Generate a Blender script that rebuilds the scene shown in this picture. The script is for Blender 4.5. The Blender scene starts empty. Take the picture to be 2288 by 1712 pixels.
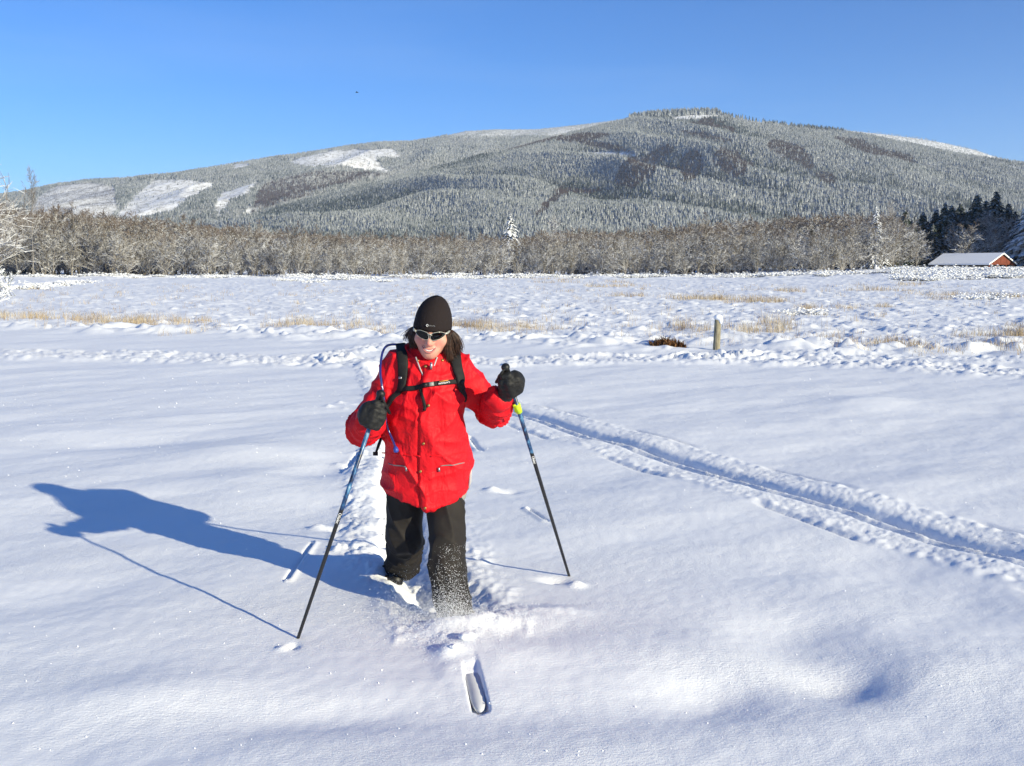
import bpy, math, random, time
import numpy as np
from mathutils import Vector, Matrix

T0 = time.time()
R = math.radians
F32 = np.float32
scene = bpy.context.scene

# ------------------------------------------------------------------ camera
FPX = 2300.0                      # focal length in pixels of a 2288 x 1712 frame
PITCH = math.atan(256.0 / FPX)    # camera tips down so that the horizon lies above the middle
EYE = 1.5
cam_data = bpy.data.cameras.new('camera')
cam_data.sensor_width = 36.0
cam_data.lens = 36.0 * FPX / 2288.0
cam_data.clip_start = 0.05
cam_data.clip_end = 30000.0
cam = bpy.data.objects.new('camera', cam_data)
scene.collection.objects.link(cam)
cam.location = (0, 0, EYE)
cam.rotation_euler = (R(90) - PITCH, 0, 0)
scene.camera = cam

# ------------------------------------------------------------------ sky and sun
SUN_EL = R(19.0)
SUN_DIR = Vector((0.75 * math.cos(SUN_EL), -0.66 * math.cos(SUN_EL), math.sin(SUN_EL)))  # towards the sun
SUN_DIR.normalize()
world = bpy.data.worlds.new('World')
scene.world = world
world.use_nodes = True
wn = world.node_tree.nodes; wl = world.node_tree.links
wn.clear()
sky = wn.new('ShaderNodeTexSky')
sky.sky_type = 'NISHITA'
sky.sun_disc = False
sky.sun_elevation = SUN_EL
sky.sun_rotation = math.atan2(SUN_DIR.x, SUN_DIR.y)
sky.altitude = 2200.0
sky.air_density = 1.0
sky.dust_density = 0.05
sky.ozone_density = 3.0
hs = wn.new('ShaderNodeHueSaturation')
hs.inputs['Saturation'].default_value = 1.25
hs.inputs['Value'].default_value = 1.0
bg = wn.new('ShaderNodeBackground')
bg.inputs['Strength'].default_value = 0.115
wo = wn.new('ShaderNodeOutputWorld')
wl.new(sky.outputs[0], hs.inputs['Color'])
tint = wn.new('ShaderNodeMix'); tint.data_type = 'RGBA'; tint.blend_type = 'MULTIPLY'
tint.inputs[0].default_value = 1.0; tint.inputs[7].default_value = (0.58, 0.765, 1.0, 1)
wl.new(hs.outputs[0], tint.inputs[6])
# a trace of high thin cirrus
tcw = wn.new('ShaderNodeTexCoord'); mpw = wn.new('ShaderNodeMapping'); mpw.inputs['Scale'].default_value = (1.2, 1.2, 9.0); mpw.inputs['Rotation'].default_value = (0.05, 0.10, 0.0)
nzw = wn.new('ShaderNodeTexNoise'); nzw.inputs['Scale'].default_value = 1.6; nzw.inputs['Detail'].default_value = 5
wl.new(tcw.outputs['Generated'], mpw.inputs['Vector']); wl.new(mpw.outputs[0], nzw.inputs['Vector'])
mrw = wn.new('ShaderNodeMapRange'); mrw.inputs[1].default_value = 0.50; mrw.inputs[2].default_value = 0.80; mrw.inputs[4].default_value = 0.10
wl.new(nzw.outputs['Fac'], mrw.inputs[0])
cir = wn.new('ShaderNodeMix'); cir.data_type = 'RGBA'; cir.inputs[7].default_value = (4.2, 5.2, 6.6, 1)
wl.new(mrw.outputs[0], cir.inputs[0]); wl.new(tint.outputs[2], cir.inputs[6])
wl.new(cir.outputs[2], bg.inputs['Color'])
wl.new(bg.outputs[0], wo.inputs['Surface'])

sun_data = bpy.data.lights.new('sun', 'SUN')
sun_data.energy = 5.0
sun_data.angle = R(0.55)
sun_data.color = (1.0, 0.91, 0.65)
sun = bpy.data.objects.new('sun', sun_data)
scene.collection.objects.link(sun)
sun.rotation_euler = (-SUN_DIR).to_track_quat('-Z', 'Y').to_euler()
sun.location = (30, -30, 40)

scene.view_settings.view_transform = 'Standard'
scene.view_settings.look = 'None'
scene.view_settings.gamma = 1.0
scene.view_settings.exposure = 0.52
scene.view_settings.use_curve_mapping = False
scene.render.engine = 'CYCLES'
scene.cycles.max_bounces = 6
scene.cycles.diffuse_bounces = 3
scene.cycles.glossy_bounces = 2
scene.cycles.transmission_bounces = 3
scene.cycles.volume_bounces = 1
scene.cycles.caustics_reflective = False
scene.cycles.caustics_refractive = False
scene.cycles.use_denoising = True

# ------------------------------------------------------------------ helpers
CP, SP = math.cos(PITCH), math.sin(PITCH)
def ray(px, py):
    u = (np.asarray(px, float) - 1144.0) / FPX
    v = (856.0 - np.asarray(py, float)) / FPX
    return u, CP + v * SP, -SP + v * CP
def W(px, py, Y):
    """point at depth Y (metres in front of the camera) seen at a photo pixel"""
    dx, dy, dz = ray(px, py)
    s = Y / dy
    return np.array([dx * s, Y, EYE + dz * s])
def G(px, py, z=0.0):
    """point on the level z seen at a photo pixel"""
    dx, dy, dz = ray(px, py)
    s = (z - EYE) / dz
    return np.array([dx * s, dy * s, z])
def project(x, y, z):
    zz = z - EYE
    fw = y * CP - zz * SP
    up = y * SP + zz * CP
    return 1144.0 + FPX * x / fw, 856.0 - FPX * up / fw

_rs = np.random.RandomState(7)
_P = np.tile(_rs.permutation(256), 3).astype(np.int32)
_ANG = _rs.rand(256) * 2 * np.pi
_GX, _GY = np.cos(_ANG).astype(F32), np.sin(_ANG).astype(F32)
_g3 = _rs.normal(size=(256, 3)); _g3 /= np.linalg.norm(_g3, axis=1)[:, None]
_g3 = _g3.astype(F32)
def perlin2(x, y, seed=0):
    x = np.asarray(x, F32) + F32(seed * 17.37); y = np.asarray(y, F32) + F32(seed * 9.71)
    fx, fy = np.floor(x), np.floor(y)
    xi, yi = fx.astype(np.int32) & 255, fy.astype(np.int32) & 255
    xf, yf = x - fx, y - fy
    u = xf * xf * xf * (xf * (xf * 6 - 15) + 10); v = yf * yf * yf * (yf * (yf * 6 - 15) + 10)
    def g(ix, iy, dx, dy):
        h = _P[_P[ix] + iy]
        return _GX[h] * dx + _GY[h] * dy
    a = g(xi, yi, xf, yf); b = g(xi + 1, yi, xf - 1, yf)
    c = g(xi, yi + 1, xf, yf - 1); d = g(xi + 1, yi + 1, xf - 1, yf - 1)
    ab = a + u * (b - a); cd = c + u * (d - c)
    return (ab + v * (cd - ab)) * 1.4
def perlin3(x, y, z, seed=0):
    x = np.asarray(x, F32) + F32(seed * 17.37); y = np.asarray(y, F32) + F32(seed * 9.71); z = np.asarray(z, F32) + F32(seed * 5.13)
    x, y, z = np.broadcast_arrays(x, y, z)
    fx, fy, fz = np.floor(x), np.floor(y), np.floor(z)
    xi, yi, zi = fx.astype(np.int32) & 255, fy.astype(np.int32) & 255, fz.astype(np.int32) & 255
    xf, yf, zf = x - fx, y - fy, z - fz
    u, v, w = [t * t * t * (t * (t * 6 - 15) + 10) for t in (xf, yf, zf)]
    def g(ix, iy, iz, dx, dy, dz):
        h = _P[_P[_P[ix] + iy] + iz]
        q = _g3[h]
        return q[..., 0] * dx + q[..., 1] * dy + q[..., 2] * dz
    def lerp(a, b, t): return a + t * (b - a)
    r = []
    for k in (0, 1):
        a = lerp(g(xi, yi, zi + k, xf, yf, zf - k), g(xi + 1, yi, zi + k, xf - 1, yf, zf - k), u)
        b = lerp(g(xi, yi + 1, zi + k, xf, yf - 1, zf - k), g(xi + 1, yi + 1, zi + k, xf - 1, yf - 1, zf - k), u)
        r.append(lerp(a, b, v))
    return lerp(r[0], r[1], w) * 1.3
def sstep(a, b, x):
    t = np.clip((x - a) / (b - a), 0, 1)
    return t * t * (3 - 2 * t)
def poly_dist(x, y, pts):
    """distance to a polyline, signed side (+ left of travel) and arc length"""
    best = np.full(x.shape, 1e9, F32); side = np.zeros(x.shape, F32); arc = np.zeros(x.shape, F32)
    acc = 0.0
    for (ax, ay), (bx, by) in zip(pts[:-1], pts[1:]):
        dx, dy = bx - ax, by - ay
        L = math.hypot(dx, dy)
        t = np.clip(((x - ax) * dx + (y - ay) * dy) / (L * L), 0, 1)
        ex, ey = x - (ax + t * dx), y - (ay + t * dy)
        d = np.sqrt(ex * ex + ey * ey)
        m = d < best
        best = np.where(m, d, best)
        side = np.where(m, np.sign(dx * ey - dy * ex), side)
        arc = np.where(m, acc + t * L, arc)
        acc += L
    return best, side, arc

COL = scene.collection
def fast_mesh(name, V, Fc, smooth=True):
    V = np.ascontiguousarray(V, F32); Fc = np.ascontiguousarray(Fc, np.int32)
    me = bpy.data.meshes.new(name)
    n, k = Fc.shape
    me.vertices.add(len(V)); me.vertices.foreach_set('co', V.ravel())
    me.loops.add(n * k); me.loops.foreach_set('vertex_index', Fc.ravel())
    me.polygons.add(n); me.polygons.foreach_set('loop_start', np.arange(0, n * k, k, dtype=np.int32))
    me.polygons.foreach_set('use_smooth', np.full(n, smooth, bool))
    me.update(calc_edges=True)
    return me
def origin(o):
    v = Vector((0, 0, 0))
    while o is not None:
        v += o.location; o = o.parent
    return np.array(v)
def tag(o, label=None, cat=None, group=None, kind=None):
    if label: o['label'] = label
    if cat: o['category'] = cat
    if group: o['group'] = group
    if kind: o['kind'] = kind
    return o
def link(name, data, parent=None, loc=(0, 0, 0)):
    o = bpy.data.objects.new(name, data)
    COL.objects.link(o)
    o.location = loc
    if parent is not None: o.parent = parent
    return o
def mk(name, V, Fc, mat, parent=None, smooth=True, loc=None):
    """mesh object from world-space vertices; a part is stored relative to its thing"""
    V = np.asarray(V, float)
    if loc is not None: V = V - np.asarray(loc)
    elif parent is not None: V = V - origin(parent)
    if isinstance(Fc, list):
        me = bpy.data.meshes.new(name)
        me.from_pydata([tuple(v) for v in V], [], Fc)
        me.polygons.foreach_set('use_smooth', np.full(len(Fc), smooth, bool)); me.update()
    else:
        me = fast_mesh(name, V, Fc, smooth)
    if mat is not None: me.materials.append(mat)
    return link(name, me, parent, loc if loc is not None else (0, 0, 0))
def empty(name, loc, rz=0.0):
    o = bpy.data.objects.new(name, None)
    COL.objects.link(o); o.location = loc; o.rotation_euler = (0, 0, rz)
    o.empty_display_size = 0.2
    return o
def copy_tree(o, parent=None):
    c = o.copy(); COL.objects.link(c); c.parent = parent
    for ch in o.children: copy_tree(ch, c)
    return c
def tube(P, rad, n=8, cap=True):
    """tube along points P with radius per point"""
    P = np.asarray(P, float); m = len(P)
    rad = np.broadcast_to(np.asarray(rad, float), (m,))
    Tn = np.gradient(P, axis=0); Tn /= np.linalg.norm(Tn, axis=1)[:, None] + 1e-12
    ref = np.array([0.0, 1.0, 0.0]) if abs(Tn[0][1]) < 0.9 else np.array([1.0, 0, 0])
    V = []
    for i in range(m):
        a = np.cross(Tn[i], ref); a /= np.linalg.norm(a) + 1e-12
        b = np.cross(Tn[i], a)
        ref = np.cross(a, Tn[i]) if False else ref
        for k in range(n):
            t = 2 * math.pi * k / n
            V.append(P[i] + rad[i] * (math.cos(t) * a + math.sin(t) * b))
    Fc = [(i * n + k, i * n + (k + 1) % n, (i + 1) * n + (k + 1) % n, (i + 1) * n + k) for i in range(m - 1) for k in range(n)]
    if cap:
        Fc.append(tuple(range(n - 1, -1, -1))); Fc.append(tuple((m - 1) * n + k for k in range(n)))
    return np.array(V), Fc
def join(parts):
    V, Fc, o = [], [], 0
    for v, f in parts:
        V.append(np.asarray(v)); Fc += [tuple(i + o for i in q) for q in (f.tolist() if isinstance(f, np.ndarray) else f)]
        o += len(v)
    return np.concatenate(V), Fc
def box(c, s, M=None):
    c = np.asarray(c, float); s = np.asarray(s, float) / 2
    V = np.array([(x, y, z) for x in (-1, 1) for y in (-1, 1) for z in (-1, 1)], float) * s
    if M is not None: V = V @ np.asarray(M).T
    return V + c, [(0, 1, 3, 2), (4, 6, 7, 5), (0, 4, 5, 1), (2, 3, 7, 6), (0, 2, 6, 4), (1, 5, 7, 3)]
def seg_mesh(A, B, ra, rb, n=3):
    """many tapered prisms at once: one per segment"""
    A = np.asarray(A, float); B = np.asarray(B, float); ra = np.asarray(ra, float); rb = np.asarray(rb, float)
    D = B - A; L = np.linalg.norm(D, axis=1)[:, None] + 1e-9; D = D / L
    ref = np.where(np.abs(D[:, 2:3]) < 0.9, np.array([[0, 0, 1.0]]), np.array([[1.0, 0, 0]]))
    a = np.cross(D, ref); a /= np.linalg.norm(a, axis=1)[:, None] + 1e-9
    b = np.cross(D, a)
    m = len(A); V = np.zeros((m, 2 * n, 3))
    for k in range(n):
        t = 2 * math.pi * k / n + 0.5
        off = math.cos(t) * a + math.sin(t) * b
        V[:, k] = A + off * ra[:, None]; V[:, n + k] = B + off * rb[:, None]
    base = (np.arange(m) * 2 * n)[:, None, None]
    q = np.array([(k, (k + 1) % n, n + (k + 1) % n, n + k) for k in range(n)])[None]
    return V.reshape(-1, 3), (base + q).reshape(-1, 4)

# signed-distance modelling: shapes are blended as fields and meshed with surface nets
def smin(a, b, k):
    h = np.maximum(k - np.abs(a - b), 0) / k
    return np.minimum(a, b) - h * h * k * 0.25
def smax(a, b, k): return -smin(-a, -b, k)
def sd_cone(x, y, z, a, b, ra, rb):
    a = np.asarray(a, F32); b = np.asarray(b, F32); d = b - a
    t = np.clip(((x - a[0]) * d[0] + (y - a[1]) * d[1] + (z - a[2]) * d[2]) / F32(np.dot(d, d)), 0, 1)
    return np.sqrt((x - a[0] - t * d[0]) ** 2 + (y - a[1] - t * d[1]) ** 2 + (z - a[2] - t * d[2]) ** 2) - (ra + t * (rb - ra))
def sd_ell(x, y, z, c, r):
    q = np.sqrt(((x - c[0]) / r[0]) ** 2 + ((y - c[1]) / r[1]) ** 2 + ((z - c[2]) / r[2]) ** 2)
    return (q - 1) * min(r)
def surface_nets(xs, ys, zs, Fv):
    ins = Fv < 0
    s = np.zeros(tuple(n - 1 for n in Fv.shape), np.uint8)
    for i in (0, 1):
        for j in (0, 1):
            for k in (0, 1):
                s += ins[i:ins.shape[0] - 1 + i, j:ins.shape[1] - 1 + j, k:ins.shape[2] - 1 + k]
    act = (s > 0) & (s < 8)
    ci, cj, ck = np.nonzero(act)
    idx = np.full(act.shape, -1, np.int32); idx[ci, cj, ck] = np.arange(len(ci))
    pos = np.zeros((len(ci), 3)); cnt = np.zeros(len(ci))
    C = (xs, ys, zs)
    for ax in range(3):
        o1, o2 = [q for q in range(3) if q != ax]
        for e1 in (0, 1):
            for e2 in (0, 1):
                off = [0, 0, 0]; off[o1] = e1; off[o2] = e2
                I0 = [ci + off[0], cj + off[1], ck + off[2]]
                I1 = [q.copy() for q in I0]; I1[ax] = I1[ax] + 1
                a = Fv[tuple(I0)]; b = Fv[tuple(I1)]
                m = (a < 0) != (b < 0)
                t = np.where(m, a / np.where(m, a - b, 1), 0)
                p = np.stack([C[q][I0[q]] for q in range(3)], 1).astype(float)
                p[:, ax] += t * (C[ax][I1[ax]] - C[ax][I0[ax]])
                pos[m] += p[m]; cnt[m] += 1
    V = pos / cnt[:, None]
    Q = []
    for ax in range(3):
        o1, o2 = [(1, 2), (2, 0), (0, 1)][ax]
        sl = [slice(1, -1)] * 3; sl[ax] = slice(0, -1)
        sh = [slice(1, -1)] * 3; sh[ax] = slice(1, None)
        A = ins[tuple(sl)]; B = ins[tuple(sh)]
        m = A != B
        e = np.nonzero(m)
        base = [e[0] + (0 if ax == 0 else 1), e[1] + (0 if ax == 1 else 1), e[2] + (0 if ax == 2 else 1)]
        def cell(d1, d2):
            q = [b.copy() for b in base]; q[o1] -= d1; q[o2] -= d2
            return idx[tuple(q)]
        q = np.stack([cell(1, 1), cell(0, 1), cell(0, 0), cell(1, 0)], 1)
        fl = A[e]
        q[~fl] = q[~fl][:, ::-1]
        Q.append(q)
    Q = np.concatenate(Q)
    return V, Q[(Q >= 0).all(1)]
def axis(*stops):
    """coordinate axis with varying step: (start, step, end, step, end ...)"""
    out = [stops[0]]; i = 1
    while i < len(stops):
        st, en = stops[i], stops[i + 1]
        n = max(1, int(round((en - out[-1]) / st)))
        out += list(np.linspace(out[-1], en, n + 1)[1:]); i += 2
    return np.array(out, F32)
def sdf_mesh(fn, xs, ys, zs):
    Fv = fn(xs[:, None, None], ys[None, :, None], zs[None, None, :])
    return surface_nets(xs, ys, zs, np.ascontiguousarray(np.broadcast_to(Fv, (len(xs), len(ys), len(zs)))))
def vnormals(V, Q):
    n = np.cross(V[Q[:, 2]] - V[Q[:, 0]], V[Q[:, 3]] - V[Q[:, 1]])
    N = np.zeros_like(V)
    for k in range(4): np.add.at(N, Q[:, k], n)
    return N / (np.linalg.norm(N, axis=1)[:, None] + 1e-12)
def smooth_mesh(V, Q, it=1, f=0.5):
    for _ in range(it):
        S = np.zeros_like(V); c = np.zeros(len(V))
        for k in range(4):
            a, b = Q[:, k], Q[:, (k + 1) % 4]
            np.add.at(S, a, V[b]); np.add.at(S, b, V[a]); np.add.at(c, a, 1); np.add.at(c, b, 1)
        V = V + f * (S / c[:, None] - V)
    return V

# ------------------------------------------------------------------ materials
def mat(name, col, rough=0.6, spec=0.3, metal=0.0, sheen=0.0):
    m = bpy.data.materials.new(name); m.use_nodes = True
    b = m.node_tree.nodes['Principled BSDF']
    b.inputs['Base Color'].default_value = (*col, 1); b.inputs['Roughness'].default_value = rough
    b.inputs['Specular IOR Level'].default_value = spec; b.inputs['Metallic'].default_value = metal
    if sheen: b.inputs['Sheen Weight'].default_value = sheen
    return m
class NT:
    def __init__(s, m): s.m = m; s.n = m.node_tree.nodes; s.l = m.node_tree.links; s.b = s.n['Principled BSDF']
    def new(s, t, **kw):
        q = s.n.new(t)
        for k, v in kw.items(): setattr(q, k, v)
        return q
    def noise(s, scale, detail=3, rough=0.55, co='Position', scl=None):
        if co == 'Position': src = s.new('ShaderNodeNewGeometry').outputs['Position']
        elif co == 'Random':
            src = s.new('ShaderNodeTexCoord').outputs['Object']
        else: src = s.new('ShaderNodeTexCoord').outputs[co]
        if scl:
            mp = s.new('ShaderNodeMapping'); mp.inputs['Scale'].default_value = scl
            s.l.new(src, mp.inputs['Vector']); src = mp.outputs[0]
        q = s.new('ShaderNodeTexNoise'); q.inputs['Scale'].default_value = scale
        q.inputs['Detail'].default_value = detail; q.inputs['Roughness'].default_value = rough
        s.l.new(src, q.inputs['Vector'])
        return q.outputs['Fac']
    def ramp(s, fac, stops):
        q = s.new('ShaderNodeValToRGB'); e = q.color_ramp.elements
        while len(e) < len(stops): e.new(0.5)
        for i, (p, c) in enumerate(stops):
            e[i].position = p; e[i].color = (*c, 1) if len(c) == 3 else c
        s.l.new(fac, q.inputs[0]); return q.outputs[0]
    def math(s, op, a, b=None, c=None):
        q = s.new('ShaderNodeMath'); q.operation = op
        for i, v in enumerate((a, b, c)):
            if v is None: continue
            if isinstance(v, (int, float)): q.inputs[i].default_value = v
            else: s.l.new(v, q.inputs[i])
        return q.outputs[0]
    def mix(s, fac, a, b):
        q = s.new('ShaderNodeMix'); q.data_type = 'RGBA'
        for sock, v in ((q.inputs[0], fac), (q.inputs[6], a), (q.inputs[7], b)):
            if isinstance(v, (int, float)): sock.default_value = v
            elif isinstance(v, tuple): sock.default_value = (*v, 1)
            else: s.l.new(v, sock)
        return q.outputs[2]
    def normal_z(s):
        g = s.new('ShaderNodeNewGeometry'); x = s.new('ShaderNodeSeparateXYZ')
        s.l.new(g.outputs['Normal'], x.inputs[0]); return x.outputs[2]
    def bump(s, h, dist, strength=1.0):
        q = s.new('ShaderNodeBump'); q.inputs['Distance'].default_value = dist; q.inputs['Strength'].default_value = strength
        s.l.new(h, q.inputs['Height']); s.l.new(q.outputs[0], s.b.inputs['Normal']); return q
    def color(s, c): s.l.new(c, s.b.inputs['Base Color'])

SNOW = (0.87, 0.885, 0.91)
def m_snow(name='snow', bump=True):
    m = mat(name, SNOW, 0.65, 0.25); t = NT(m)
    if bump:
        a = t.noise(75.0, 4, 0.7, 'Position', (0.7, 1.3, 1.0))
        b = t.noise(190.0, 2, 0.7)
        h = t.math('MULTIPLY_ADD', b, 0.35, a)
        bp = t.bump(h, 0.0045, 1.0)
        st = t.noise(1.1, 3, 0.6, 'Position', (0.6, 1.4, 1.0))          # wind-packed and loose places
        mr = t.new('ShaderNodeMapRange'); mr.inputs[1].default_value = 0.32; mr.inputs[2].default_value = 0.68; mr.inputs[3].default_value = 0.35; mr.inputs[4].default_value = 1.25
        t.l.new(st, mr.inputs[0]); t.l.new(mr.outputs[0], bp.inputs['Strength'])
    return m
M_SNOW = m_snow()
M_SNOWP = mat('snow_plain', SNOW, 0.7, 0.2)

def m_snowy(name, dark, dark2, lo, hi, nscale, seed=0.0, tip=None, tip_z=(0, 1), snow=SNOW):
    """bark or needles with snow lying on whatever faces up"""
    m = mat(name, dark, 0.85, 0.15); t = NT(m)
    n = t.noise(nscale, 3, 0.6)
    c = t.mix(n, dark, dark2)
    if tip is not None:
        oi = t.new('ShaderNodeObjectInfo'); hv = t.new('ShaderNodeHueSaturation'); t.l.new(c, hv.inputs['Color'])
        mv = t.new('ShaderNodeMapRange'); mv.inputs[3].default_value = 0.62; mv.inputs[4].default_value = 1.25; t.l.new(oi.outputs['Random'], mv.inputs[0]); t.l.new(mv.outputs[0], hv.inputs['Value'])
        ms = t.new('ShaderNodeMapRange'); ms.inputs[3].default_value = 1.45; ms.inputs[4].default_value = 0.85; t.l.new(t.math('FRACT', t.math('MULTIPLY', oi.outputs['Random'], 7.31)), ms.inputs[0]); t.l.new(ms.outputs[0], hv.inputs['Saturation'])
        c = hv.outputs[0]
        tc = t.new('ShaderNodeTexCoord'); sx = t.new('ShaderNodeSeparateXYZ'); t.l.new(tc.outputs['Object'], sx.inputs[0])
        f = t.new('ShaderNodeMapRange'); f.inputs[1].default_value = tip_z[0]; f.inputs[2].default_value = tip_z[1]
        t.l.new(sx.outputs[2], f.inputs[0])
        tipf = f.outputs[0]
        c = t.mix(tipf, c, tip)
    z = t.normal_z()
    v = t.math('MULTIPLY_ADD', n, 0.9, z)
    if tip is not None: v = t.math('SUBTRACT', v, t.math('MULTIPLY', tipf, 0.45))
    f = t.new('ShaderNodeMapRange'); f.inputs[1].default_value = lo; f.inputs[2].default_value = hi
    t.l.new(v, f.inputs[0])
    t.color(t.mix(f.outputs[0], c, snow))
    return m

# ================================================================== THE SNOW FIELD
def gxy(lst): return [tuple(G(px, py)[:2]) for px, py in lst]
# trampled trail that crosses the field behind the person
TRAIL = gxy([(-260, 790), (0, 794), (300, 797), (600, 808), (830, 813), (1150, 812), (1400, 803), (1700, 805), (1950, 815), (2288, 838), (2600, 862)])
TRAIL2 = gxy([(1560, 800), (1750, 792), (2000, 800), (2288, 812), (2500, 822)])
SPUR = gxy([(742, 808), (790, 785), (850, 774), (980, 766), (1180, 762)])
# ski track leaving to the right
SKI = gxy([(830, 812), (960, 862), (1080, 898), (1190, 930), (1261, 953), (1530, 1030), (1718, 1088), (1905, 1139), (2120, 1202), (2288, 1247), (2700, 1355)])
# trench trodden by the skier on her way here
TRENCH = [(-1.95, 15.4), (-1.35, 12.2), (-1.06, 10.3), (-0.90, 8.6), (-0.755, 7.0), (-0.60, 5.95), (-0.52, 5.3)]
TRENCH2 = [(-0.52, 5.3), (-0.44, 4.95), (-0.30, 4.55), (-0.235, 4.28)]
SKI_A, SKI_B = (-0.235, 4.28), (-0.108, 3.40)
EDGE = lambda x: 20.6 - 0.38 * x            # where the mown field ends and the rough meadow begins

def H(x, y):
    x = np.asarray(x, F32); y = np.asarray(y, F32)
    h = np.zeros(x.shape, F32)
    r = np.sqrt(x * x + y * y)
    e = y - EDGE(x) + 1.1 * perlin2(x * 0.35, y * 0.35, 3) + 0.5 * perlin2(x * 1.1, y * 1.1, 4)
    rough = sstep(-0.2, 1.0, e) * (y > 0)
    near = 1 - rough
    # wind-drifted surface: long soft swells, tilted as the wind left them
    a = 0.84 * x + 0.54 * y; b = -0.54 * x + 0.84 * y
    calm = 1 - 0.65 * np.exp(-((x + 0.2) ** 2 + (y - 4.6) ** 2) / 1.6)
    calm = calm * (1 - 0.9 * np.exp(-((x + 0.86) ** 2 + (y - 4.06) ** 2) / 0.12)) * (1 - 0.9 * np.exp(-((x - 0.28) ** 2 + (y - 4.94) ** 2) / 0.12))
    h += near * calm * (0.027 * perlin2(a * 0.36, b * 0.80, 11) + 0.011 * perlin2(a * 0.9, b * 2.0, 12) + 0.004 * perlin2(a * 3.2, b * 5.0, 13))
    h += near * 0.0016 * perlin2(x * 16, y * 16, 14)
    h += near * 0.03 * perlin2(x * 0.12, y * 0.12, 15) * sstep(6, 14, r)
    # hummocky meadow, crusted over buried grass
    wx = x + 0.35 * perlin2(x * 1.3, y * 1.3, 27); wy = y + 0.35 * perlin2(x * 1.3, y * 1.3, 28)
    lump = np.maximum(perlin2(wx * 0.55, wy * 0.4, 21) + 0.1, 0) * 0.11 + np.maximum(perlin2(wx * 1.7, wy * 1.2, 22), 0) ** 1.3 * 0.17 \
        + np.maximum(perlin2(wx * 4.0, wy * 3.2, 23), 0) * 0.075 + np.maximum(perlin2(x * 9, y * 8, 29) - 0.05, 0) * 0.045
    big = sstep(35, 110, r)
    lump = lump * (1 + 0.25 * big) + big * 0.22 * np.maximum(perlin2(x * 0.28, y * 0.13, 24), 0)
    bank = np.exp(-((e - 0.9) / 1.1) ** 2) * (0.08 + 0.16 * np.maximum(perlin2(wx * 1.4, wy * 1.4, 25) + 0.1, 0) + 0.12 * np.maximum(perlin2(wx * 3.3, wy * 3.3, 30), 0)) * (y > 0)
    h += rough * (lump * 0.72 - 0.06) + bank
    h += sstep(120, 165, y) * 0.5 * np.maximum(perlin2(x * 0.2, y * 0.2, 26) + 0.3, 0)
    # the meadow rises a little towards the barn
    h += 1.25 * sstep(100, 165, y) * sstep(25, 75, x)
    # ---- single hollows and swells in the foreground
    def blob(px, py, sx, sy, amp, rot=0.0, p=2.0):
        g = G(px, py); c, s = math.cos(rot), math.sin(rot)
        u = ((x - g[0]) * c + (y - g[1]) * s) / sx; v = (-(x - g[0]) * s + (y - g[1]) * c) / sy
        return amp * np.exp(-(np.abs(u) ** p + np.abs(v) ** p))
    m = (r < 14)
    hh = np.zeros(x.shape, F32); nz0 = perlin2(x * 24, y * 24, 33)
    hh += blob(1890, 1522, 0.18, 0.14, -0.052, 0.45) + blob(1790, 1460, 0.34, 0.26, -0.028, 0.5) + blob(2040, 1500, 0.32, 0.24, 0.030, 0.3)
    hh += blob(1640, 1470, 0.18, 0.22, 0.016, 0.4) + blob(1590, 1555, 0.19, 0.18, -0.035, 0.3) + blob(1300, 1600, 0.5, 0.18, -0.02, 0.15)
    hh += blob(1780, 1400, 0.25, 0.18, -0.03, 0.4) + blob(2060, 1290, 0.35, 0.5, -0.04, 0.3) + blob(1450, 1460, 0.4, 0.3, 0.03)
    hh += blob(530, 1010, 0.50, 0.42, 0.05, 0.35) + blob(330, 985, 0.9, 0.4, -0.04, 0.3) + blob(720, 1050, 0.28, 0.5, -0.05, -0.3)
    hh += blob(610, 1085, 0.45, 0.5, 0.03, 0.2) + blob(300, 1560, 0.35, 0.2, 0.03, 0.2) + blob(720, 1600, 0.4, 0.14, -0.03, 0.1)
    hh += blob(160, 1130, 0.7, 0.3, -0.03, 0.3) + blob(1940, 900, 0.6, 0.5, 0.05, 0.1)
    # powder heaped round the front leg and round the pole tips
    nz = 0.5 + 0.5 * perlin2(x * 13, y * 13, 31) + 0.35 * perlin2(x * 30, y * 30, 32)
    hh += blob(1012, 1412, 0.14, 0.09, 0.055) * (0.92 + 0.12 * nz)
    hh += blob(1160, 1395, 0.24, 0.14, 0.028, 0.15) * (0.9 + 0.14 * nz) + blob(1085, 1408, 0.09, 0.06, 0.030) * (0.7 + 0.4 * nz) + blob(1240, 1372, 0.14, 0.08, 0.02) * (0.7 + 0.3 * nz)
    hh += blob(1040, 1450, 0.10, 0.10, 0.020) * (0.9 + 0.2 * nz) + blob(1008, 1467, 0.05, 0.035, 0.024) * (0.8 + 0.3 * nz) + blob(1120, 1470, 0.20, 0.16, 0.026)
    hh += blob(985, 1300, 0.05, 0.20, 0.05) * (0.6 + 0.5 * nz) + blob(1075, 1310, 0.10, 0.30, 0.010) * nz
    hh += blob(1288, 1308, 0.036, 0.030, 0.026, 0.0, 2.4) * (0.7 + 0.4 * nz) + blob(1240, 1296, 0.07, 0.04, -0.03)
    hh += blob(634, 1452, 0.028, 0.02, 0.018, 0.3) * (0.7 + 0.4 * nz) + blob(655, 1445, 0.02, 0.025, -0.03)
    hh += blob(918, 1322, 0.09, 0.06, 0.03) * nz
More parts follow.
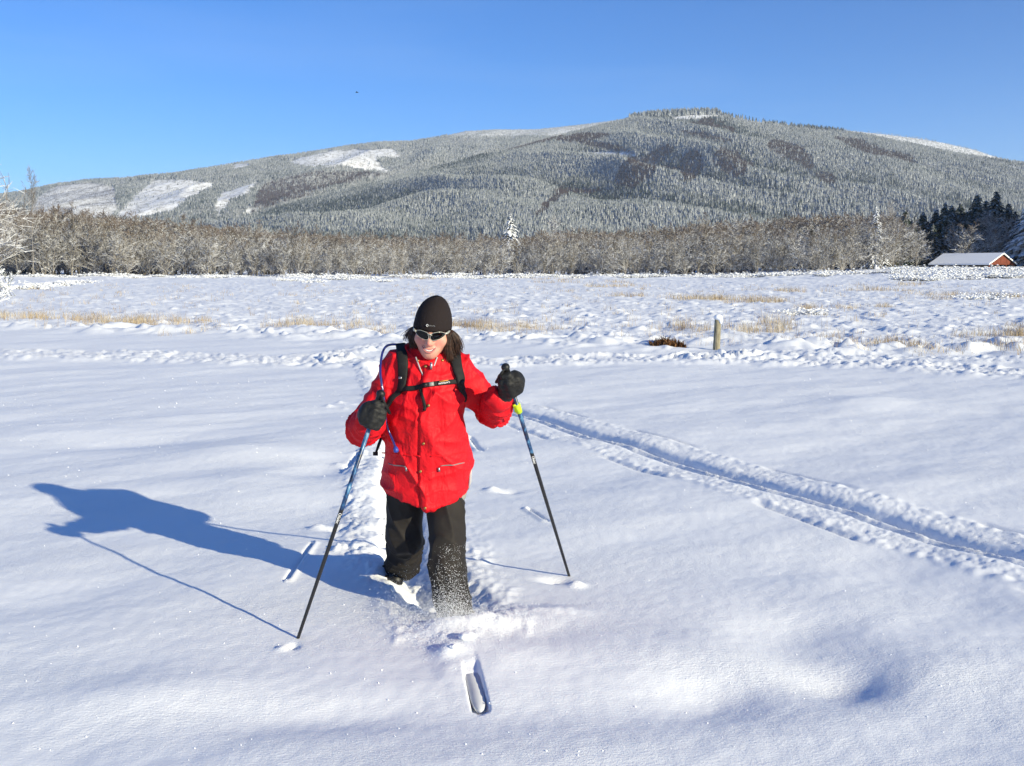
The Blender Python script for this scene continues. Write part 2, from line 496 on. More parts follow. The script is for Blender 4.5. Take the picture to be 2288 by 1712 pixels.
    # earlier pole plants and drag marks
    for (p0, p1, wd, dp) in (((640, 1298), (697, 1214), 0.011, 0.018), ((768, 1045), (802, 1008), 0.02, 0.035), ((1182, 1138), (1222, 1166), 0.012, 0.02), ((1050, 975), (1075, 1005), 0.018, 0.025)):
        d, s, _ = poly_dist(x, y, gxy([p0, p1]))
        hh += -dp * np.exp(-(d / wd) ** 2) + 0.6 * dp * np.exp(-((d - 2.2 * wd) / (1.3 * wd)) ** 2) * (s * (p1[0] - p0[0]) * 0 + (s < 0))
    for (px, py, am) in ((712, 1176, 0.05), (1100, 1092, 0.05), (758, 1030, 0.045), (735, 908, 0.06), (772, 912, 0.05), (760, 900, 0.05)):
        hh += blob(px, py, 0.05, 0.05, am * .6, 0.4) * (0.5 + 0.8 * nz) + blob(px + 40, py + 4, 0.06, 0.05, -0.022, 0.2)
    h += np.where(m, hh, 0)
    # ---- trench of the skier
    m = (r < 18) & (x < 1.0) & (x > -3.0)
    if m.any():
        xx, yy = x[m], y[m]; q = np.zeros(xx.shape, F32)
        n1 = perlin2(xx * 5.5, yy * 5.5, 41); n2 = perlin2(xx * 15, yy * 15, 42); n3 = perlin2(xx * 34, yy * 34, 44)
        d, s, arc = poly_dist(xx, yy, TRENCH)
        wd = 0.175 + 0.045 * n1 + 0.045 * n2 + 0.016 * n3
        fl = 1 - sstep(wd - 0.09, wd + 0.035, d)
        q += fl * (-0.155 + 0.03 * n1 + 0.035 * np.abs(n2) + 0.012 * n3)
        rim = np.exp(-((d - wd - 0.12) / 0.10) ** 2)
        rim = rim * np.where(s < 0, 1.0, 0.22)
        q += rim * (0.014 + 0.020 * np.maximum(n1, 0) + 0.014 * np.maximum(n2, 0) + 0.012 * n3)
        d, s, arc = poly_dist(xx, yy, TRENCH2)
        wd = 0.15 + 0.06 * n1 + 0.04 * n2
        fl2 = (1 - sstep(wd - 0.10, wd + 0.06, d)) * (1 - fl)
        q += fl2 * (-0.13 * (1 - 0.75 * sstep(0.55, 0.95, arc)) + 0.03 * n1 + 0.018 * n2 + 0.008 * n3)
        rim = np.exp(-((d - wd - 0.10) / 0.08) ** 2) * (1 - fl)
        q += rim * (0.008 + 0.008 * np.maximum(n2, 0) + 0.005 * n3)
        # groove over the ski tip
        d, s, arc = poly_dist(xx, yy, [SKI_A, SKI_B])
        fr = sstep(0.44, 0.74, arc + 0.05 * n2)
        q += -0.036 * fr * (1 - sstep(0.022, 0.036, d)) * (1 + 0.12 * n3) + 0.008 * np.exp(-((d - 0.085) / 0.045) ** 2) * (s < 0) * (1 - sstep(0.5, 0.85, arc)) * (0.8 + 0.5 * n2)
        h[m] += q
    # ---- ski track to the right
    m = (r < 20) & (y > 2)
    if m.any():
        xx, yy = x[m], y[m]
        d, s, arc = poly_dist(xx, yy, SKI)
        n1 = perlin2(xx * 5, yy * 5, 51); n2 = perlin2(xx * 14, yy * 14, 52); n3 = perlin2(xx * 30, yy * 30, 53)
        o = d * s + 0.03 * perlin2(xx * 1.3, yy * 1.3, 54)
        on = sstep(0.8, 1.6, arc)
        q = sum(-0.050 * np.exp(-(np.abs(o + 0.02 * n1 - c_) / 0.042) ** 3) for c_ in (-0.065, 0.065)) * (1 + 0.2 * n1) - 0.022 * np.exp(-(o / 0.14) ** 4) + 0.004 * n3 * np.exp(-(o / 0.2) ** 2)
        q += 0.012 * np.exp(-(o / 0.03) ** 2) * np.maximum(0.3 + n1 + 0.5 * n2, 0)                    # crumbs left between the two skis
        ch = np.exp(-((np.abs(o) - 0.26) / 0.13) ** 2)
        n4 = perlin2(xx * 55, yy * 55, 55)
        q += ch * (0.005 + 0.003 * n2 + 0.0045 * n3 + 0.005 * n1 + 0.004 * n4)
        for off, ph in ((0.47, 0.0), (-0.45, 0.9)):                                           # lines dragged by the poles
            on2 = sstep(-0.25, 0.35, np.sin((arc + ph) * 3.3)) 
            q += -0.022 * np.exp(-((o - off) / 0.022) ** 2) * on2 + 0.012 * np.exp(-((o - off * 0.86) / 0.05) ** 2) * (0.5 + n2)
        h[m] += q * on
    # ---- trampled trails
    m = (y > 11) & (y < 30) & (r < 40)
    if m.any():
        xx, yy = x[m], y[m]; q = np.zeros(xx.shape, F32)
        ux = xx + 0.16 * perlin2(xx * 2.2, yy * 2.2, 64); uy = yy + 0.16 * perlin2(xx * 2.2, yy * 2.2, 65)
        n1 = perlin2(ux * 1.5, uy * 1.5, 61); n2 = 0.6 * perlin2(ux * 4.3, uy * 4.3, 62) + 0.5 * perlin2(ux * 8.1, uy * 8.1, 66); n3 = perlin2(xx * 19, yy * 19, 63)
        for pts, wd, am in ((TRAIL, 0.75, 1.0), (TRAIL2, 0.5, 0.8), (SPUR, 0.28, 0.9)):
            d, s, arc = poly_dist(xx, yy, pts)
            wv = wd * (1 + 0.3 * n1)
            fl = 1 - sstep(wv * 0.7, wv * 1.15, d)
            q += am * (fl * (0.025 + 0.05 * n2 + 0.035 * n1 + 0.022 * n3) + 0.045 * np.exp(-((d - wv) / 0.22) ** 2) * (0.5 + 0.7 * np.maximum(n2, -0.5)))
        h[m] += q
    return h
def Hs(x, y): return float(H(np.array([x], F32), np.array([y], F32))[0])

def ground():
    half = R(34)
    th = np.concatenate([np.linspace(-math.pi, -half, 60)[:-1], np.linspace(-half, half, 740), np.linspace(half, math.pi, 60)[1:-1]])
    rr = [0.4, 0.8, 1.3, 1.8, 2.3, 2.6]
    while rr[-1] < 7200:
        q = rr[-1]
        k = 0.0042 if q < 12 else 0.0058 if q < 60 else 0.0085 if q < 200 else 0.05
        rr.append(q * (1 + k))
    rr = np.array(rr)
    X = rr[:, None] * np.sin(th)[None]; Y = rr[:, None] * np.cos(th)[None]
    Z = H(X, Y)
    V = np.stack([X, Y, Z], -1).reshape(-1, 3)
    n, m = X.shape
    i = np.arange(n - 1)[:, None] * m; j = np.arange(m)[None]; j2 = (j + 1) % m
    Fc = np.stack([i + j, i + m + j, i + m + j2, i + j2], -1).reshape(-1, 4)
    V = np.concatenate([V, [[0, 0, float(Hs(0, 0))]]])
    me = fast_mesh('snow_field', V, Fc)
    # close the small disc under the camera
    c = len(V) - 1
    import bmesh
    me.materials.append(M_SNOW)
    o = link('snow_field', me)
    o['kind'] = 'structure'
    tri = np.stack([np.full(m, c), np.arange(m), (np.arange(m) + 1) % m], 1)
    return o, V[:m], V[c]
SNOWFIELD, _ring, _cen = ground()
mk('snow_underfoot', np.concatenate([_ring, [_cen]]), [(len(_ring), (i + 1) % len(_ring), i) for i in range(len(_ring))], M_SNOW, SNOWFIELD)
print('ground', time.time() - T0)

# ================================================================== THE MOUNTAIN
def slopes(px, py):
    dx, dy, dz = ray(px, py)
    return dx / dy, dz / dy
B_CREST = [(-200, 520), (250, 512), (378, 504), (515, 494), (584, 478), (653, 456), (756, 430), (863, 405), (925, 388), (1000, 369), (1069, 349), (1121, 340), (1241, 309), (1330, 286), (1390, 271), (1420, 262), (1480, 256), (1540, 253), (1600, 254), (1625, 260), (1700, 273), (1760, 283), (1850, 292), (1885, 297), (1960, 309), (2041, 324), (2145, 346), (2200, 355), (2288, 368), (2330, 375), (2600, 430)]
A_CREST = [(-300, 470), (0, 436), (60, 427), (130, 411), (190, 404), (280, 397), (400, 386), (480, 374), (560, 359), (650, 346), (720, 336), (780, 327), (850, 317), (920, 317), (980, 307), (1040, 293), (1100, 290), (1200, 289), (1300, 279), (1380, 268), (1500, 262), (1700, 300)]
C_CREST = [(1700, 300), (1850, 290), (1890, 289), (1980, 298), (2041, 306), (2110, 318), (2180, 334), (2214, 346), (2288, 366), (2500, 420)]
class Hill:
    def __init__(s, crest, y0, y1, amp, seed, pw=1.1, tilt=0.55, wl=330.0):
        xs, es = [], []
        for px, py in crest:
            a, b = slopes(px, py); xs.append(a); es.append(b)
        s.xs, s.es = np.array(xs), np.array(es)
        s.y0, s.y1, s.amp, s.seed, s.pw, s.tilt, s.wl = y0, y1, amp, seed, pw, tilt, wl
    def ridge(s, k, t):
        Y = s.y0 + (s.y1 - s.y0) * t; x = k * Y
        return 1 - 2 * np.abs(perlin2((x + s.tilt * Y) / s.wl + 0.35 * perlin2(x / 500, Y / 500, s.seed + 5), (Y - 0.5 * x) / 1500, s.seed))
    def z(s, k, t):
        """height at direction k (= x / y) and depth fraction t"""
        Y = s.y0 + (s.y1 - s.y0) * t
        x = k * Y
        e = np.interp(k, s.xs, s.es)
        tt = np.clip(t, 0, 1)
        g = tt ** s.pw
        zc = EYE + e * s.y1
        q = (x + s.tilt * Y) / s.wl
        w = 0.35 * perlin2(x / 500, Y / 500, s.seed + 5)
        rid = 1 - 2 * np.abs(perlin2(q + w, (Y - 0.5 * x) / 1500, s.seed)) 
        rid2 = perlin2(q * 2.7, Y / 420, s.seed + 1)
        env = np.sin(np.pi * np.clip(t, 0, 1)) ** 0.8
        z = zc * g + env * (s.amp * (rid - 0.45) + 0.30 * s.amp * rid2)
        z = np.where(t > 1, zc - (t - 1) * s.y1 * 0.35, z)
        return np.where(t < 0, 0, z)
    def mesh(s, name, material, k0, k1, nk, nt, tmax=1.12):
        k = np.linspace(k0, k1, nk)[None]; t = np.linspace(0, tmax, nt)[:, None]
        k, t = np.broadcast_arrays(k, t)
        Y = s.y0 + (s.y1 - s.y0) * t
        V = np.stack([k * Y, Y, s.z(k, t) - 6.0 * (t < 0.01)], -1).reshape(-1, 3)
        i = np.arange(nt - 1)[:, None] * nk; j = np.arange(nk - 1)[None]
        Fc = np.stack([i + j, i + j + 1, i + nk + j + 1, i + nk + j], -1).reshape(-1, 4)
        o = link(name, fast_mesh(name, V, Fc)); o.data.materials.append(material)
        px, py = project(V[:, 0], V[:, 1], V[:, 2]); pn = perlin2(V[:, 0] / 45, V[:, 1] / 45, 34)
        op = np.zeros(len(V), F32)
        for p in s.clear: op = np.maximum(op, in_poly(px + 5 * pn, py + 3 * pn, p).astype(F32))
        if s is HA: op = np.maximum(op, 0.75 * in_poly(px + 5 * pn, py + 3 * pn, YOUNG_A[0]))
        if s is HA: op = np.maximum(op, 0.8 * ((px > 1000) & (py < 308)))
        if s is HC: op[:] = 0.8
        a_ = o.data.attributes.new('open', 'FLOAT', 'POINT'); a_.data.foreach_set('value', op)
        o['kind'] = 'structure'
        return o
def in_poly(px, py, poly):
    c = np.zeros(px.shape, bool); n = len(poly)
    for i in range(n):
        (x0, y0), (x1, y1) = poly[i], poly[(i + 1) % n]
        m = ((y0 > py) != (y1 > py)) & (px < (x1 - x0) * (py - y0) / (y1 - y0 + 1e-9) + x0)
        c ^= m
    return c
CLEAR_A = [[(258, 485), (300, 440), (340, 404), (400, 402), (482, 410), (470, 420), (420, 446), (385, 470), (340, 484), (262, 487)],
           [(482, 478), (480, 446), (500, 430), (577, 404), (560, 428), (520, 448), (492, 476)],
           [(640, 362), (740, 336), (880, 334), (898, 352), (835, 356), (868, 384), (800, 378), (760, 370), (700, 376)],
           [(515, 370), (560, 360), (558, 372), (520, 376)], [(548, 470), (574, 466), (574, 474), (548, 478)]]
YOUNG_A = [[(85, 440), (130, 415), (200, 408), (255, 418), (262, 470), (240, 490), (60, 490)]]
CLEAR_B = [[(1500, 262), (1608, 250), (1612, 262), (1560, 268), (1500, 268)], [(1620, 252), (1660, 256), (1725, 274), (1700, 278), (1640, 268)], [(1290, 340), (1420, 340), (1420, 352), (1330, 350)], [(2240, 366), (2288, 378), (2288, 386), (2260, 380)]]
HB = Hill(B_CREST, 1400.0, 3400.0, 52.0, 71, 1.12, 0.55, 330.0)
HA = Hill(A_CREST, 2500.0, 5000.0, 70.0, 81, 1.05, -0.25, 420.0)
HC = Hill(C_CREST, 3300.0, 5000.0, 20.0, 91, 0.9)
HB.clear, HA.clear, HC.clear = CLEAR_B, CLEAR_A, []
def m_mountain():
    m = mat('mountain_snow', SNOW, 0.9, 0.1); t = NT(m)
    n = t.noise(0.05, 6, 0.8, 'Position', (1.0, 0.35, 1.6))
    n2 = t.noise(0.006, 3, 0.6)
    c = t.ramp(n, [(0.34, (0.20, 0.19, 0.17)), (0.45, (0.60, 0.60, 0.59)), (0.58, SNOW)])
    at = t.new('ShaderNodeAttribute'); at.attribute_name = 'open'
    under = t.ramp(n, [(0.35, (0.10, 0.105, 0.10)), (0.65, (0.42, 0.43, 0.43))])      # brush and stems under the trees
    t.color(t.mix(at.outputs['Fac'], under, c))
    return m
M_MOUNT = m_mountain()
HB.mesh('mountain_terrain', M_MOUNT, -0.62, 0.62, 420, 200)
HA.mesh('ridge_terrain', M_MOUNT, -0.62, 0.26, 300, 120)
HC.mesh('far_ridge_terrain', M_MOUNT, 0.22, 0.62, 120, 60)

# ---- the forest on it: three kinds of tree, told apart by how much snow they carry
def low_conifer(seed, tiers=5, n=6):
    rg = np.random.RandomState(seed); V, Fc = [], []
    for k in range(tiers):
        z0 = 0.06 + 0.80 * k / tiers; z1 = z0 + 0.34 if k < tiers - 1 else 1.0
        r = 0.205 * (1 - 0.80 * k / tiers)
        o = len(V)
        for q in range(n):
            a = 2 * math.pi * (q + 0.5 * (k % 2)) / n + rg.uniform(-.2, .2); rq = r * rg.uniform(0.7, 1.25)
            V.append((rq * math.cos(a), rq * math.sin(a), z0 + rg.uniform(-.035, .02)))
        V.append((0, 0, z1)); V.append((0, 0, z0 + 0.07))
        for q in range(n):
            Fc.append((o + q, o + (q + 1) % n, o + n)); Fc.append((o + (q + 1) % n, o + q, o + n + 1))
    return np.array(V), np.array(Fc)
def low_bare(seed):
    rg = np.random.RandomState(seed); A, B, ra, rb = [], [], [], []
    for k in range(3):
        b = np.array([rg.uniform(-.05, .05), rg.uniform(-.05, .05), 0]); t = b + np.array([rg.uniform(-.12, .12), rg.uniform(-.12, .12), rg.uniform(.6, .8)])
        A.append(b); B.append(t); ra.append(.012); rb.append(.006)
        for q in range(9):
            f = rg.uniform(.3, 1); p = b + f * (t - b); a = rg.uniform(0, 6.28)
            e = p + np.array([math.cos(a) * .22, math.sin(a) * .22, rg.uniform(.1, .35)]) * rg.uniform(.5, 1.1)
            A.append(p); B.append(e); ra.append(.012); rb.append(.008)
            for w in range(2):
                A.append(e * .6 + p * .4); B.append(e + rg.uniform(-.12, .12, 3) + (0, 0, .05)); ra.append(.009); rb.append(.006)
    return seg_mesh(A, B, ra, rb, 3)
M_FAR = [m_snowy('far_needles_frosted', (0.045, 0.062, 0.058), (0.08, 0.095, 0.088), 0.34, 1.1, 0.22, snow=(0.60, 0.62, 0.635)),
         m_snowy('far_needles_dusted', (0.030, 0.048, 0.044), (0.055, 0.07, 0.062), 0.50, 1.32, 0.2, snow=(0.50, 0.52, 0.54)),
         m_snowy('far_needles_dark', (0.022, 0.038, 0.036), (0.04, 0.054, 0.048), 0.85, 1.7, 0.2, snow=(0.5, 0.52, 0.55)),
         m_snowy('far_bare_twigs', (0.070, 0.050, 0.046), (0.11, 0.082, 0.076), 1.0, 1.9, 0.3, snow=(0.45, 0.45, 0.45))]
FAR_SRC = []
for i in range(4):
    v, f = low_bare(40 + i) if i == 3 else low_conifer(40 + i)
    me = fast_mesh('far_tree', v, f, False); me.materials.append(M_FAR[i])
    FAR_SRC.append(bpy.data.objects.new('far_tree_source', me))
BROWN_B = [(1420, 388, 50, 34, -0.6), (1468, 352, 40, 18, -0.5), (1545, 372, 24, 34, 0.2), (1632, 368, 42, 26, 0.5), (1766, 342, 52, 20, 0.45), (1800, 366, 22, 14, 0.5),
           (1846, 400, 24, 12, 0.4), (1920, 328, 60, 12, 0.35), (1190, 322, 70, 6, -0.2), (1300, 310, 60, 9, -0.1), (1350, 330, 60, 8, 0.2), (1580, 310, 60, 7, 0.2), (2000, 352, 60, 9, 0.3), (1230, 452, 44, 8, -0.75), (1290, 432, 60, 5, -0.1)]
def forest_points():
    rg = np.random.RandomState(5); out = []
    for hill, n, k0, k1, which in ((HB, 290000, -0.56, 0.56, 'B'), (HA, 200000, -0.56, 0.14, 'A'), (HC, 16000, 0.26, 0.56, 'C')):
        t = np.sqrt(rg.rand(n) * (1 - (hill.y0 / hill.y1) ** 2) + (hill.y0 / hill.y1) ** 2)
        Y = t * hill.y1; t = (Y - hill.y0) / (hill.y1 - hill.y0)
        k = rg.uniform(k0, k1, n); x = k * Y
        z = hill.z(k, t)
        px, py = project(x, Y, z)
        keep = (py < 545) & (px > -60) & (px < 2350)
        pn = perlin2(x / 160, Y / 160, 33); pn2 = perlin2(x / 45, Y / 45, 34)
        jx, jy = px + 8 * pn2, py + 5 * pn
        hgt = rg.uniform(6.5, 12.5, n) * (1 + 0.25 * pn)
        alt = np.clip(z / 420, 0, 1.2)
        rnd = rg.rand(n) + 0.28 * pn + 0.22 * pn2
        kind = np.where(rnd < 0.18 + 0.45 * alt ** 1.5, 0, np.where(rnd < 0.86 + 0.1 * alt, 1, 2))
        if which == 'B':
            for p in CLEAR_B: keep &= ~in_poly(px, py, p) | (rg.rand(n) < 0.03)
            br = np.zeros(n, bool)
            for cx, cy, a, b, ro in BROWN_B:
                u = (jx - cx) * math.cos(ro) + (jy - cy) * math.sin(ro); v = -(jx - cx) * math.sin(ro) + (jy - cy) * math.cos(ro)
                br |= (u / a) ** 2 + (v / b) ** 2 < 1
            rd = hill.ridge(k, t) + 0.25 * pn2
            br |= (rd < -0.05) & (px > 1250) & (pn > -0.05) & (py < 440)
            kind = np.where((rd > 0.5) & (rg.rand(n) < .75), 0, np.where((rd < 0.1) & (rg.rand(n) < .5), 2, kind))  # spur shading put into tree colour: paler on ridges, darker in gullies
            br &= rg.rand(n) < 0.9
            kind = np.where(br, 3, kind); hgt = np.where(br, hgt * 0.75, hgt)
        if which == 'A':
            for p in CLEAR_A: keep &= ~in_poly(jx, jy, p) | (rg.rand(n) < 0.02)
            for p in YOUNG_A:
                y = in_poly(px, py, p); hgt = np.where(y, hgt * 0.30, hgt); kind = np.where(y & (rg.rand(n) < .7), 3, kind)
            dk = in_poly(jx, jy, [(560, 480), (590, 410), (700, 385), (880, 390), (760, 415), (650, 450)])
            kind = np.where(dk & (rg.rand(n) < .75), 3, kind)
            top = (px > 1000) & (py < 305); kind = np.where(top, 0, kind); hgt = np.where(top, hgt * 0.45, hgt)
            up = (px > 850) & (px < 1150); kind = np.where(up & (rg.rand(n) < .4), 0, kind)
        if which == 'C':
            kind = np.where(rg.rand(n) < .8, 0, 1); hgt *= 0.7
        pts = np.stack([x, Y, z - 0.6, hgt, kind], 1)[keep]
        out.append(pts)
    # the tufts of old trees that stand up from the summit and the ridge
    sx = rg.uniform(1405, 1612, 420); ln = [(a, np.interp(a, [p[0] for p in B_CREST], [p[1] for p in B_CREST])) for a in sx]
    for a, b in ln:
        k, e = slopes(a, b); t = rg.uniform(0.985, 1.0); Y = HB.y0 + (HB.y1 - HB.y0) * t
        out.append(np.array([[k * Y, Y, float(HB.z(np.array([k]), np.array([t]))[0]) - 1, rg.uniform(17, 24), 0 if rg.rand() < .6 else 1]]))
    for lo, hi, nn in ((1615, 1760, 60), (1765, 1885, 170)):
        for a in rg.uniform(lo, hi, nn):
            b = np.interp(a, [p[0] for p in B_CREST], [p[1] for p in B_CREST]); k, e = slopes(a, b); t = rg.uniform(0.98, 1.0); Y = HB.y0 + (HB.y1 - HB.y0) * t
            out.append(np.array([[k * Y, Y, float(HB.z(np.array([k]), np.array([t]))[0]) - 1, rg.uniform(12, 20), 1 if rg.rand() < .6 else 2]]))
    return np.concatenate(out)
FP = forest_points()
def instancer(name, P, kinds, sources, scale, rot=None):
    me = bpy.data.meshes.new(name)
    me.vertices.add(len(P)); me.vertices.foreach_set('co', np.ascontiguousarray(P, F32).ravel())
    a = me.attributes.new('scl', 'FLOAT_VECTOR', 'POINT'); a.data.foreach_set('vector', np.ascontiguousarray(scale, F32).ravel())
    b = me.attributes.new('knd', 'INT', 'POINT'); b.data.foreach_set('value', np.ascontiguousarray(kinds, np.int32))
    c = me.attributes.new('rot', 'FLOAT_VECTOR', 'POINT')
    rv = np.zeros((len(P), 3), F32); rv[:, 2] = np.random.RandomState(3).uniform(0, 6.28, len(P)) if rot is None else rot
    c.data.foreach_set('vector', rv.ravel())
    o = link(name, me)
    ng = bpy.data.node_groups.new(name, 'GeometryNodeTree')
    ng.interface.new_socket('Geometry', in_out='INPUT', socket_type='NodeSocketGeometry')
    ng.interface.new_socket('Geometry', in_out='OUTPUT', socket_type='NodeSocketGeometry')
    gi, go = ng.nodes.new('NodeGroupInput'), ng.nodes.new('NodeGroupOutput')
    jn = ng.nodes.new('GeometryNodeJoinGeometry')
    def attr(nm, ty):
        q = ng.nodes.new('GeometryNodeInputNamedAttribute'); q.data_type = ty; q.inputs['Name'].default_value = nm
        return [s for s in q.outputs if s.enabled and s.name == 'Attribute'][0]
    for i, src in enumerate(sources):
        oi = ng.nodes.new('GeometryNodeObjectInfo'); oi.inputs['Object'].default_value = src; oi.inputs['As Instance'].default_value = True
        cm = ng.nodes.new('FunctionNodeCompare'); cm.data_type = 'INT'; cm.operation = 'EQUAL'
        ng.links.new(attr('knd', 'INT'), cm.inputs[2]); cm.inputs[3].default_value = i
        ip = ng.nodes.new('GeometryNodeInstanceOnPoints')
        ng.links.new(gi.outputs[0], ip.inputs['Points']); ng.links.new(cm.outputs[0], ip.inputs['Selection'])
        ng.links.new(oi.outputs['Geometry'], ip.inputs['Instance'])
        ng.links.new(attr('scl', 'FLOAT_VECTOR'), ip.inputs['Scale'])
        ng.links.new(attr('rot', 'FLOAT_VECTOR'), ip.inputs['Rotation'])
        ng.links.new(ip.outputs[0], jn.inputs[0])
    ng.links.new(jn.outputs[0], go.inputs[0])
    md = o.modifiers.new('scatter', 'NODES'); md.node_group = ng
    return o
_w = np.random.RandomState(9).uniform(0.8, 1.15, len(FP))
_fo = instancer('mountain_forest', FP[:, :3], FP[:, 4], FAR_SRC, np.stack([FP[:, 3] * _w, FP[:, 3] * _w, FP[:, 3]], 1))
tag(_fo, 'snow-dusted forest covering the long mountain behind the field', 'forest', kind='stuff')
print('mountain', len(FP), time.time() - T0)

# ================================================================== TREES, BRUSH, GRASS
M_BARK = m_snowy('alder_bark', (0.19, 0.17, 0.145), (0.34, 0.31, 0.27), 0.55, 1.0, 1.5)
M_TWIG = m_snowy('alder_twigs', (0.115, 0.101, 0.082), (0.225, 0.202, 0.168), 0.62, 1.10, 0.8, tip=(0.15, 0.106, 0.085), tip_z=(7.0, 11.5))
M_TWIG2 = m_snowy('pale_twigs', (0.12, 0.10, 0.085), (0.2, 0.175, 0.15), 0.62, 1.1, 0.8)
M_SHRUB = m_snowy('shrub_twigs', (0.07, 0.06, 0.04), (0.15, 0.12, 0.08), 0.6, 1.1, 3.0)
M_NEEDLE_W = m_snowy('laden_needles', (0.02, 0.035, 0.026), (0.04, 0.06, 0.04), 0.25, 0.75, 1.2)
M_NEEDLE_D = m_snowy('dark_needles', (0.012, 0.026, 0.016), (0.03, 0.05, 0.03), 1.16, 1.5, 1.6)
M_TRUNK = m_snowy('conifer_bark', (0.07, 0.05, 0.04), (0.12, 0.09, 0.07), 0.9, 1.3, 2.0)

def unit(v): return v / (np.linalg.norm(v) + 1e-9)
def bare_tree(seed, height=10.0, stems=2, limbs=14, subs=6, twigs=3, limb_len=0.36, up=0.75, lean=0.18, droop=0.0, r0=0.10, low=0.15, rscale=1.0):
    """two lists of segments: (stems and limbs) and (twigs)"""
    rg = np.random.RandomState(seed); T, C = [], []
    def grow(p, d, L, r, n, bend, lst, taper=0.35):
        pts = [p]
        for i in range(n):
            d = unit(d + rg.normal(size=3) * bend + np.array([0, 0, 0.06]))
            q = pts[-1] + d * L / n
            a = r * (1 - (1 - taper) * i / n); b = r * (1 - (1 - taper) * (i + 1) / n)
            lst.append((pts[-1], q, a, b)); pts.append(q)
        return pts
    def at(pts, f):
        f = f * (len(pts) - 1); i = min(int(f), len(pts) - 2)
        return pts[i] + (f - i) * (pts[i + 1] - pts[i])
    for s in range(stems):
        az = rg.uniform(0, 6.28); le = rg.uniform(0.3, 1.0) * lean * (1.0 if stems > 1 else 0.4)
        h = height * rg.uniform(0.85, 1.0) if s else height * 0.97
        st = grow(np.array([rg.uniform(-.2, .2), rg.uniform(-.2, .2), -0.3]), unit(np.array([math.cos(az) * le, math.sin(az) * le, 1.0])), h, r0 * rg.uniform(.8, 1.1), 7, 0.07, T, 0.12)
        for l in range(limbs):
            f = low + (0.97 - low) * (l + rg.rand()) / limbs
            p = at(st, f); az = rg.uniform(0, 6.28)
            u = up * rg.uniform(0.6, 1.3)
            L = height * limb_len * (1.05 - 0.72 * f) * rg.uniform(0.65, 1.2)
            lb = grow(p, unit(np.array([math.cos(az), math.sin(az), u])), L, r0 * 0.42 * (1.1 - 0.7 * f), 4, 0.16, T, 0.3)
            for q in range(subs):
                g = 0.25 + 0.75 * (q + rg.rand()) / subs
                p2 = at(lb, min(g, 1)); az2 = rg.uniform(0, 6.28)
                d2 = unit(unit(lb[-1] - lb[0]) * 0.8 + np.array([math.cos(az2), math.sin(az2), rg.uniform(-.2, .8) - droop]))
                L2 = L * rg.uniform(0.28, 0.5)
                tw = grow(p2, d2, L2, 0.022 * rscale, 2, 0.2, C, 0.6)
                for w in range(twigs):
                    p3 = at(tw, rg.uniform(0.3, 1.0))
                    d3 = unit(d2 + rg.normal(size=3) * 0.6 + np.array([0, 0, 0.25 - droop]))
                    grow(p3, d3, L2 * rg.uniform(0.35, 0.7), 0.016 * rscale, 1, 0.2, C, 0.6)
    return T, C
def segs(lst, n=3):
    return seg_mesh([s[0] for s in lst], [s[1] for s in lst], [s[2] for s in lst], [s[3] for s in lst], n)
def tree_proto(name, T, C, mt, mc, parts=('trunk', 'crown')):
    root = empty(name, (0, 0, 0))
    v, f = segs(T, 5); mk(parts[0], v, f, mt, root)
    v, f = segs(C, 3); mk(parts[1], v, f, mc, root, smooth=False)
    return root
def place(proto, first, loc, rz, sc, label, cat, group=None):
    o = proto if first else copy_tree(proto)
    o.location = loc; o.rotation_euler = (0, 0, rz); o.scale = sc if isinstance(sc, tuple) else (sc, sc, sc)
    tag(o, label, cat, group)
    return o

# ---- the alder thicket along the far edge of the meadow
ALDERS = []
for i in range(9):
    T, C = bare_tree(100 + i, 10.0, stems=(2, 3, 1, 2, 3, 2, 2, 1, 3)[i], limbs=(14, 11, 20, 14, 10, 15, 13, 22, 11)[i], subs=8, twigs=5, limb_len=0.36, rscale=1.35, up=(1.3, 1.0, 0.9, 1.6, 1.2, 0.9, 1.3, 1.1, 1.5)[i],
                     lean=(0.25, 0.4, 0.1, 0.3, 0.45, 0.25, 0.3, 0.1, 0.35)[i], low=0.02)
    ALDERS.append([tree_proto('alder_tree', T, C, M_BARK, M_TWIG), 0])
TOPX = [-200, 0, 90, 200, 320, 420, 560, 700, 860, 1000, 1130, 1240, 1400, 1480, 1560, 1700, 1850, 1960, 2050, 2200, 2420]
TOPY = [462, 462, 470, 474, 492, 498, 512, 524, 530, 532, 534, 520, 522, 512, 506, 498, 494, 496, 512, 520, 520]
rg = random.Random(11)
n_ald = 0
for row, (D, step) in enumerate(((163, 2.2), (169, 2.2), (176, 2.2), (185, 2.3))):
    x = -0.54 * D + rg.uniform(0, 2)
    while x < (0.325 if row < 2 else 0.36) * D:
        y = D + rg.uniform(-3, 3) + 4 * math.sin(x * 0.07)
        px = 1144 + 2300 * x / y
        gap = (1235 < px < 1330) and row < 1      # a darker opening in the thicket
        if not gap:
            top = np.interp(px, TOPX, TOPY) + rg.gauss(0, 13) - (rg.uniform(10, 26) if rg.random() < .10 else 0) + (12 if row == 0 else 4)
            z0 = Hs(x, y)
            hh = W(px, top, y)[2] - z0
            k = rg.randrange(9); pr = ALDERS[k]
            s = hh / 10.3
            place(pr[0], pr[1] == 0, (x, y, z0), rg.uniform(0, 6.28), (s * rg.uniform(0.75, 1.15), s * rg.uniform(0.75, 1.15), s),
                  'bare alder with snow-lined branches in the dense grey-brown thicket across the meadow', 'tree', 'alders of the thicket')
            pr[1] += 1; n_ald += 1
        x += step * rg.uniform(0.7, 1.35)
